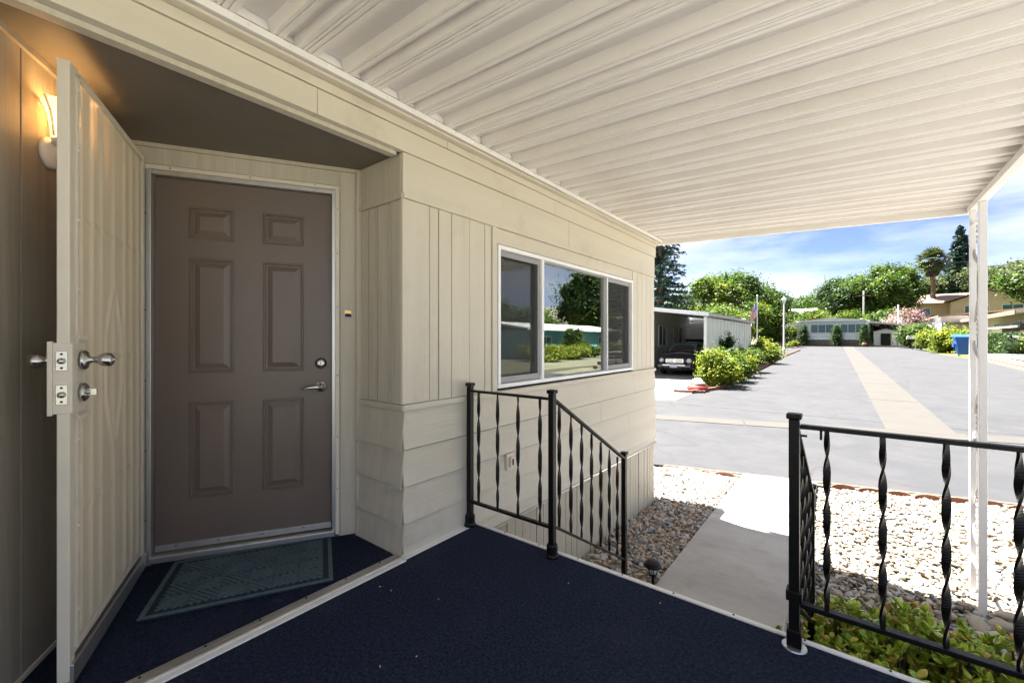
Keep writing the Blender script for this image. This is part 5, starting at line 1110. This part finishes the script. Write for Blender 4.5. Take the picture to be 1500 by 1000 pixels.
MB().box(-0.05,0.05,-0.05,0.05,0,1.1).build('post', M['wood_fence'], mbx, origin=(0,0,0)); MB().prism([(-0.45,-0.15,1.101),(0.45,-0.15,1.101),(0.45,-0.15,1.35),(0.3,-0.15,1.45),(-0.3,-0.15,1.45),(-0.45,-0.15,1.35)], (0,0.35,0)).build('mailbox_body', M['farwhite'], mbx, origin=(0,0,0))
BN = thing('blue_bin', (7.12, 47.6, g0(47.6)+0.03), 'large blue waste bin with flared rim and side pockets beside the round bush', 'bin', local=True); BN.scale = (0.78, 0.78, 0.95)
MB().add([(-0.62,-0.5,0.14),(0.62,-0.5,0.14),(0.62,0.5,0.14),(-0.62,0.5,0.14),(-0.80,-0.62,1.35),(0.80,-0.62,1.35),(0.80,0.62,1.35),(-0.80,0.62,1.35)], [(0,3,2,1),(0,1,5,4),(1,2,6,5),(2,3,7,6),(3,0,4,7),(4,5,6,7)]).build('body', M['bin'], BN, origin=(0,0,0), bevel=0.02)
MB().add([(-0.84,-0.66,1.352),(0.84,-0.66,1.352),(0.84,0.66,1.352),(-0.84,0.66,1.352),(-0.90,-0.72,1.60),(0.90,-0.72,1.60),(0.90,0.70,1.78),(-0.90,0.70,1.78)], [(0,3,2,1),(0,1,5,4),(1,2,6,5),(2,3,7,6),(3,0,4,7),(4,5,6,7)]).build('lid', M['bin'], BN, origin=(0,0,0), bevel=0.02)
for s_ in (-1,1): MB().box(min(s_*0.79,s_*0.95),max(s_*0.79,s_*0.95),-0.35,0.35,0.75,1.05).build('side_pocket', M['bin'], BN, origin=(0,0,0), bevel=0.02)
for x in (-0.5,0.5):
    for y in (-0.4,0.4): MB().lathe([(0.07,-0.03),(0.07,0.03)], (x,y,0.07), (1,0,0), 12).build('wheel', M['tyre'], BN, origin=(0,0,0))
# tan home, white home, brown picket fence
TH = thing('tan_home', (12, 60, 0), 'tan mobile home with low brown roof edge at the right behind the fence', 'mobile home'); z = g0(58)-0.2
bx(TH, 'wall', M['cream'], 11.2, 18, 50, 69, z-0.5, z+3.45); MB().prism([(10.0,49.4,z+3.35),(18.5,49.4,z+4.0),(18.5,49.4,z+4.15),(10.0,49.4,z+3.55)], (0,20.2,0)).build('roof', M['cream'], TH)
bx(TH, 'carport_fascia', M['brownroof'], 9.94, 9.998, 49.4, 69.6, z+3.25, z+3.6); window(TH, 60, 62, 11.197, z+1.7, z+2.9, 'y', n=2, s_=-1); window(TH, 53, 55, 11.197, z+1.7, z+2.9, 'y', n=2, s_=-1)
for y in (63, 69): bx(TH, 'post', M['farwhite'], 10.05, 10.15, y, y+0.1, z-0.2, z+3.34)
bx(TH, 'awning', M['palegreen'], 10.3, 11.19, 50.5, 60, z+2.3, z+2.5)
for k in range(30): bx(TH, 'wall_panel', M['palegreen'], 10.62, 10.66+0.015*(k % 2), 50.0+0.33*k, 50.32+0.33*k, z-0.1, z+2.29)
WHs = thing('white_home', (11, 78, 0), 'white mobile home with two small windows above the round roadside bush', 'mobile home'); z = g0(75)
bx(WHs, 'wall', M['farwhite'], 8.5, 15.5, 70.5, 92, z-0.3, z+3.55); MB().prism([(8.2,70.0,z+3.45),(15.8,70.0,z+4.1),(15.8,70.0,z+4.3),(8.2,70.0,z+3.62)], (0,22.3,0)).build('roof', M['brownroof'], WHs)
window(WHs, 74.5, 77, 8.497, z+1.7, z+2.9, 'y', n=2, s_=-1); window(WHs, 84, 87, 8.497, z+1.7, z+2.9, 'y', n=2, s_=-1)
bx(WHs, 'awning', M['brownroof'], 8.6, 12.5, 68.6, 70.49, z+2.55, z+2.75); window(WHs, 9.4, 11.0, 70.497, z+1.0, z+2.1, 'x', n=2)
FN = thing('picket_fence', (9.3, 50, g0(50)), 'dark brown picket fence standing behind the clipped box hedge', 'fence'); y = 46.0; fzb = g0(48)+0.2
while y < 55.5: bx(FN, 'picket', M['wood_fence'], 10.45, 10.475, y, y+0.14, fzb+0.1, fzb+2.35+random.uniform(-0.05,0.05)); y += 0.165
for z in (0.5, 1.9): bx(FN, 'fence_rail', M['wood_fence'], 10.476, 10.52, 46, 55.5, fzb+z, fzb+z+0.09)
for y in (46, 49.1, 52.3, 55.4): bx(FN, 'fence_post', M['wood_fence'], 10.521, 10.62, y, y+0.1, fzb-0.4, fzb+2.3)
# satellite dish on the tan home's roof side
SDh = thing('satellite_dish', (12.2, 50.6, 3.7), 'grey satellite dish on a mast above the tan home at the right', 'satellite dish', local=True)
dax = Vector((-0.35,-0.75,0.55)).normalized()
MB().lathe([(0.02,0.0),(0.4,0.05),(0.7,0.15),(0.95,0.28),(0.94,0.30),(0.68,0.17),(0.38,0.07),(0.02,0.02)], (0,0,1.25), dax, 24).build('dish', M['rooftop'], SDh, smooth=True, origin=(0,0,0)); MB().tube([(0,0.15,-0.4),(0,0.12,0.8),(0,0.05,1.2)], 0.06, 8).build('mast', M['alu'], SDh, origin=(0,0,0)); MB().tube([tuple(Vector((0,0,1.0))), tuple(Vector((0,0,1.1))+dax*0.9)], 0.025, 6).build('feed_arm', M['alu'], SDh, origin=(0,0,0))
# yellow house on the hill
YH = thing('yellow_house', (15.5, 113, 5.2), 'pale yellow hillside house with brown gable roof and long railed balcony', 'house'); z = gz(15.5, 113) - 0.3
bx(YH, 'wall', M['yellow'], 6.9, 24.5, 113, 124, z-3.0, z+3.4); bx(YH, 'wall', M['yellow'], 14.6, 24.5, 110.5, 112.99, z-3, z+3.4)
MB().prism([(6.0,111.6,z+3.4),(6.0,118.5,z+5.5),(6.0,125,z+3.4),(6.0,125,z+3.25),(6.0,118.5,z+5.3),(6.0,111.6,z+3.22)], (19.3,0,0)).build('roof', M['brownroof'], YH)
MB().prism([(13.6,109.7,z+3.3),(19.2,109.7,z+5.3),(25.3,109.7,z+3.3),(25.3,109.7,z+3.5),(19.2,109.7,z+5.52),(13.6,109.7,z+3.5)], (0,9.0,0)).build('roof', M['brownroof'], YH)
MB().prism([(14.6,110.55,z+3.35),(24.5,110.55,z+3.35),(19.2,110.55,z+5.2)], (0,0.3,0)).build('gable', M['yellow'], YH)
window(YH, 9.0, 12.2, 112.997, z+0.3, z+2.5, n=2); window(YH, 16.3, 19.3, 110.497, z+1.0, z+2.6, n=2); window(YH, 20.8, 23.3, 110.497, z+1.0, z+2.6, n=2)
bx(YH, 'balcony', M['wood_fence'], 6.6, 17.6, 108.6, 110.49, z-0.5, z-0.2); bx(YH, 'balcony', M['wood_fence'], 6.6, 14.5, 110.5, 112.9, z-0.5, z-0.2); bx(YH, 'balcony_rail', M['wood_fence'], 6.6, 17.6, 108.6, 108.7, z+0.75, z+0.9)
for k in range(12): bx(YH, 'baluster', M['wood_fence'], 6.6+0.99*k, 6.7+0.99*k, 108.6, 108.7, z-0.19, z+0.749)
for k in range(5): bx(YH, 'balcony_post', M['wood_fence'], 6.7+2.6*k, 6.9+2.6*k, 108.8, 109.0, z-4.5, z-0.51)
gh = thing('grey_house', (4.0, 104, 4), 'small pale house half hidden in trees left of the yellow house', 'house'); z = gz(4, 104) - 0.3
bx(gh, 'wall', M['cream'], 1.6, 5.6, 101, 108, z, z+2.9); MB().prism([(1.2,100.5,z+2.9),(3.6,100.5,z+3.9),(6.0,100.5,z+2.9),(6.0,100.5,z+3.02),(3.6,100.5,z+4.04),(1.2,100.5,z+3.02)], (0,8,0)).build('roof', M['brownroof'], gh); window(gh, 2.6, 4.4, 100.997, z+0.8, z+2.2, n=2)
rh = thing('roof_house', (-10, 108, 4), 'low house with pale grey roof on the wooded slope behind the street lamp', 'house'); z = gz(-12, 108) - 1.2
bx(rh, 'wall', M['cream'], -19, -6, 106, 114, z, z+2.8); MB().prism([(-19.8,105.2,z+2.8),(-19.8,110,z+4.8),(-19.8,114.8,z+2.8),(-19.8,114.8,z+2.65),(-19.8,110,z+4.6),(-19.8,105.2,z+2.65)], (14.6,0,0)).build('roof', M['rooftop'], rh); window(rh, -14, -11, 105.997, z+0.9, z+2.2, n=2)
# poles
for (x, y, h, lab) in [(1.9, 90, 8.2, 'grey wooden utility pole among the trees behind the end home'), (20.0, 85, 16.5, 'tall dark utility pole just right of the patio post'), (5.0, 74.0, 5.6, 'thin pale pole beside the pink oleander bush')]:
    t = thing('utility_pole', (x, y, gz(x, y)-0.3), lab, 'pole', local=True); MB().tube([(0,0,0),(0,0,h)], [0.16,0.11] if h > 6 else [0.10,0.08], 8).build('pole_shaft', M['rooftop'] if h < 9 else M['bark'], t, origin=(0,0,0))
    if h > 6: MB().box(-0.9,0.9,-0.17,-0.115,h-0.9,h-0.75).build('cross_arm', M['bark'], t, origin=(0,0,0))

# ------------------------------------------------------------------ trees
conifer('tall blue green conifer with tiered branches behind the carport home', -13.9, 40.2, 15.5, 7.2, M['lf_c'], n_lev=21, per=15, leaf=0.15, seed=3, bare=0.10, gap=3.2)
conifer('dark pointed conifer beside the palm on the right', 19.4, 136, 26.4, 8.0, M['lf_c'], n_lev=36, per=20, leaf=0.26, seed=5, bare=0.06, gap=2.2)
G1 = 'trees beyond the homes'
tree('leafy green tree with yellowish crown behind the carport home', -14.6, 58, 9.6, 8.5, M['lf_t'], G1, n=6500, size=0.22, seed=1)
tree('rounded mid green tree rising behind the flag', -12.5, 66, 10.9, 9.0, M['lf_m'], G1, n=6500, size=0.24, seed=2)
tree('dark green tree right of the flag', -10.6, 76, 10.2, 7.0, M['lf_d'], G1, n=5200, size=0.25, seed=3)
tree('yellow green shrubby tree right behind the flagpole', -9.6, 58, 5.9, 5.4, M['lf_t'], G1, n=4200, size=0.18, seed=4, crown_base=0.5)
tree('orange tinted shrubby tree behind the end of the panel wall', -9.4, 47, 4.7, 4.6, M['lf_t'], G1, n=4200, size=0.15, seed=5, crown_base=0.2)
tree('yellow green garden tree behind the street lamp', -7.8, 66, 5.2, 5.0, M['lf_t'], G1, n=4000, size=0.18, seed=6, crown_base=0.6)
tree('low dark tree on the slope above the porch of the end home', -7.5, 122, 11.4, 12, M['lf_m'], G1, n=6000, size=0.36, seed=7)
tree('broad dark tree on the slope right of the pale grey roof', -16, 130, 11.8, 12, M['lf_d'], G1, n=5500, size=0.36, seed=17)
tree('deep green tree standing behind the middle of the end home', 0.0, 100, 12.8, 9.5, M['lf_d'], G1, n=8000, size=0.30, seed=8, nl=11)
tree('largest bright green tree above the pink oleander', 4.6, 97, 14.6, 10.5, M['lf_m'], G1, n=12000, size=0.30, seed=9, nl=14, crown_base=4.6)
tree('wide green tree left of the palm trunk', 5.9, 101, 12.4, 6.0, M['lf_m'], G1, n=8000, size=0.30, seed=10, nl=11, crown_base=5.6)
for k, (x, y, tp, wd, ml) in enumerate([(-4.0, 88, 6.2, 7, 'lf_t'), (0.6, 87, 5.9, 6.5, 'lf_t'), (4.4, 88, 5.6, 6.0, 'lf_m'), (-8.8, 90, 6.4, 6, 'lf_m')]):
    tree(['yellow green tree just above the left window of the end home', 'bright bushy tree just above the right window of the end home', 'mid green bushy tree above the far carport roof', 'mid green bushy tree above the porch of the end home'][k], x, y, tp, wd, M[ml], G1, n=4200, size=0.22, seed=20+k, crown_base=1.5)
tree('olive green tree right behind the yellow house roof', 18.5, 140, 16.5, 13, M['lf_o'], G1, n=6500, size=0.4, seed=11)
tree('olive green tree between palm and pointed conifer', 25.0, 135, 17.0, 13, M['lf_o'], G1, n=6500, size=0.4, seed=12)
tree('spreading olive tree behind the satellite dish', 29.5, 112, 18.5, 16, M['lf_o'], G1, n=9000, size=0.36, seed=13, nl=12)
tree('tall leafy tree at the right edge beyond the tan home', 27.0, 88, 14.5, 13, M['lf_o'], G1, n=9000, size=0.32, seed=14, nl=12)
tree('dense tree low on the slope behind the tan home', 22.0, 98, 11.5, 10, M['lf_m'], G1, n=5000, size=0.3, seed=15)
PT = thing('palm_tree', (12.7, 115.6, gz(12.7, 115.6)-0.3), 'tall palm with full fan crown rising behind the yellow house', 'tree', local=True); ph = 16.2 - (gz(12.7,115.6)-0.3)
MB().tube([(0,0,0),(0.15,0,ph*0.5),(0,0,ph)], [0.50,0.38,0.42], 10).build('trunk', M['palmbark'], PT, origin=(0,0,0))
C_ = []
for k in range(700):
    a = random.uniform(0,6.28); zz = random.uniform(-2.6,0.1); r_ = 0.6 + 0.9*(1+zz/2.6)*random.random(); C_.append((r_*math.cos(a), r_*math.sin(a), ph+zz))
V, F = leaf_quads(np.array(C_), 0.55, -1.2); fast_mesh('dead_fronds', V, F, M['palmbark'], PT)
fb = MB()
fb.tube([(0,0,0),(0.9,0,0.15),(1.7,0,0.10)], [0.05,0.04,0.03], 4)
for k in range(15):
    a = (k-7)/7*1.35; ln = 1.9 - 0.45*abs(k-7)/7; dx, dy = math.cos(a), math.sin(a); e = Vector((1.7,0,0.10)); nx_, ny_ = -dy*0.11, dx*0.11
    p1 = e + Vector((dx*ln*0.55, dy*ln*0.55, 0.05)); p2 = e + Vector((dx*ln, dy*ln, -0.45)); fb.add([e, p1+Vector((nx_,ny_,0)), p2, p1-Vector((nx_,ny_,0.02))], [(0,1,2,3)])
fme = mesh_of(fb, M['lf_p'])
for k in range(70):
    a = k*2.399; el = 1.5 - 2.6*(k/69); o = put('frond', fme, PT, (0,0,ph+0.1+0.3*math.sin(el)), (0, -el, a)); sc_f = random.uniform(0.92,1.12); sc_f *= 0.84; o.scale = (sc_f,)*3; o.location = (0,0,ph+0.1)

# ------------------------------------------------------------------ across the street to the right (mirrored in the window)
tag(MB().sheet([8, 14, 22, 40], [10.0, 12.5, 15, 20], lambda x, y: g0(y) + 0.003).build('side_street', M['asphalt']), kind='structure')
TQ = thing('turquoise_home', (19, 38, -0.5), 'turquoise mobile home with white roof across the street, seen mirrored in the window', 'mobile home'); z = g0(36) + 0.1
bx(TQ, 'wall', M['turq'], 17.2, 25, 29, 47, z-0.5, z+2.25)
for k in range(9): bx(TQ, 'lap_board', M['turq'], 17.16, 17.199, 29, 47, z-0.3+0.28*k, z-0.03+0.28*k)
MB().prism([(16.6,28.4,z+2.25),(21,28.4,z+2.9),(25.6,28.4,z+2.25),(25.6,28.4,z+2.42),(21,28.4,z+3.08),(16.6,28.4,z+2.42)], (0,19.2,0)).build('roof', M['farwhite'], TQ)
for y in (31, 36, 42): window(TQ, y, y+1.7, 17.158, z+0.7, z+1.75, 'y', n=2, s_=-1)
bx(TQ, 'carport_roof', M['farwhite'], 13.0, 16.59, 42, 54, z+2.35, z+2.5)
for y in (42.2, 53.6): bx(TQ, 'carport_post', M['farwhite'], 13.1, 13.2, y, y+0.1, z-0.6, z+2.349)
for k, (x, y, wd, h, ml, lab) in enumerate([(14.6, 27.5, 3.8, 1.3, 'lf_y', 'low yellow green bush before the left end of the turquoise home'), (14.9, 31.5, 3.8, 1.25, 'lf_y', 'low yellow green bush before the middle of the turquoise home'), (14.7, 35.6, 3.6, 1.5, 'lf_m', 'darker bush before the middle of the turquoise home'), (14.6, 40, 3.4, 1.2, 'lf_y', 'yellow green bush before the right end of the turquoise home'), (15.4, 33.5, 1.6, 2.9, 'lf_m', 'narrow upright shrub climbing the turquoise home wall'), (12.8, 47, 3.4, 3.0, 'lf_d', 'dark tall shrub at the far end of the turquoise home')]):
    bush(lab, x, y, wd, h, M[ml], n=2400, size=0.10, seed=50+k, group='bushes before the turquoise home')
for k, (x, y, tp, wd, ml, lab) in enumerate([(32, 42, 6.5, 9, 'lf_d', 'large dark tree behind the left part of the turquoise home'), (27, 60, 13, 13, 'lf_d', 'tallest dark tree behind the turquoise home'), (24, 58, 8, 9, 'lf_y', 'yellow green tree behind the carport of the turquoise home'), (33, 34, 7, 9, 'lf_y', 'light green tree near the left end of the turquoise home'), (40, 62, 7, 11, 'lf_m', 'mid green tree far behind the turquoise home')]):
    tree(lab, x, y, tp, wd, M[ml], 'trees behind the turquoise home', n=5000, size=0.28, seed=60+k, crown_base=1.0)
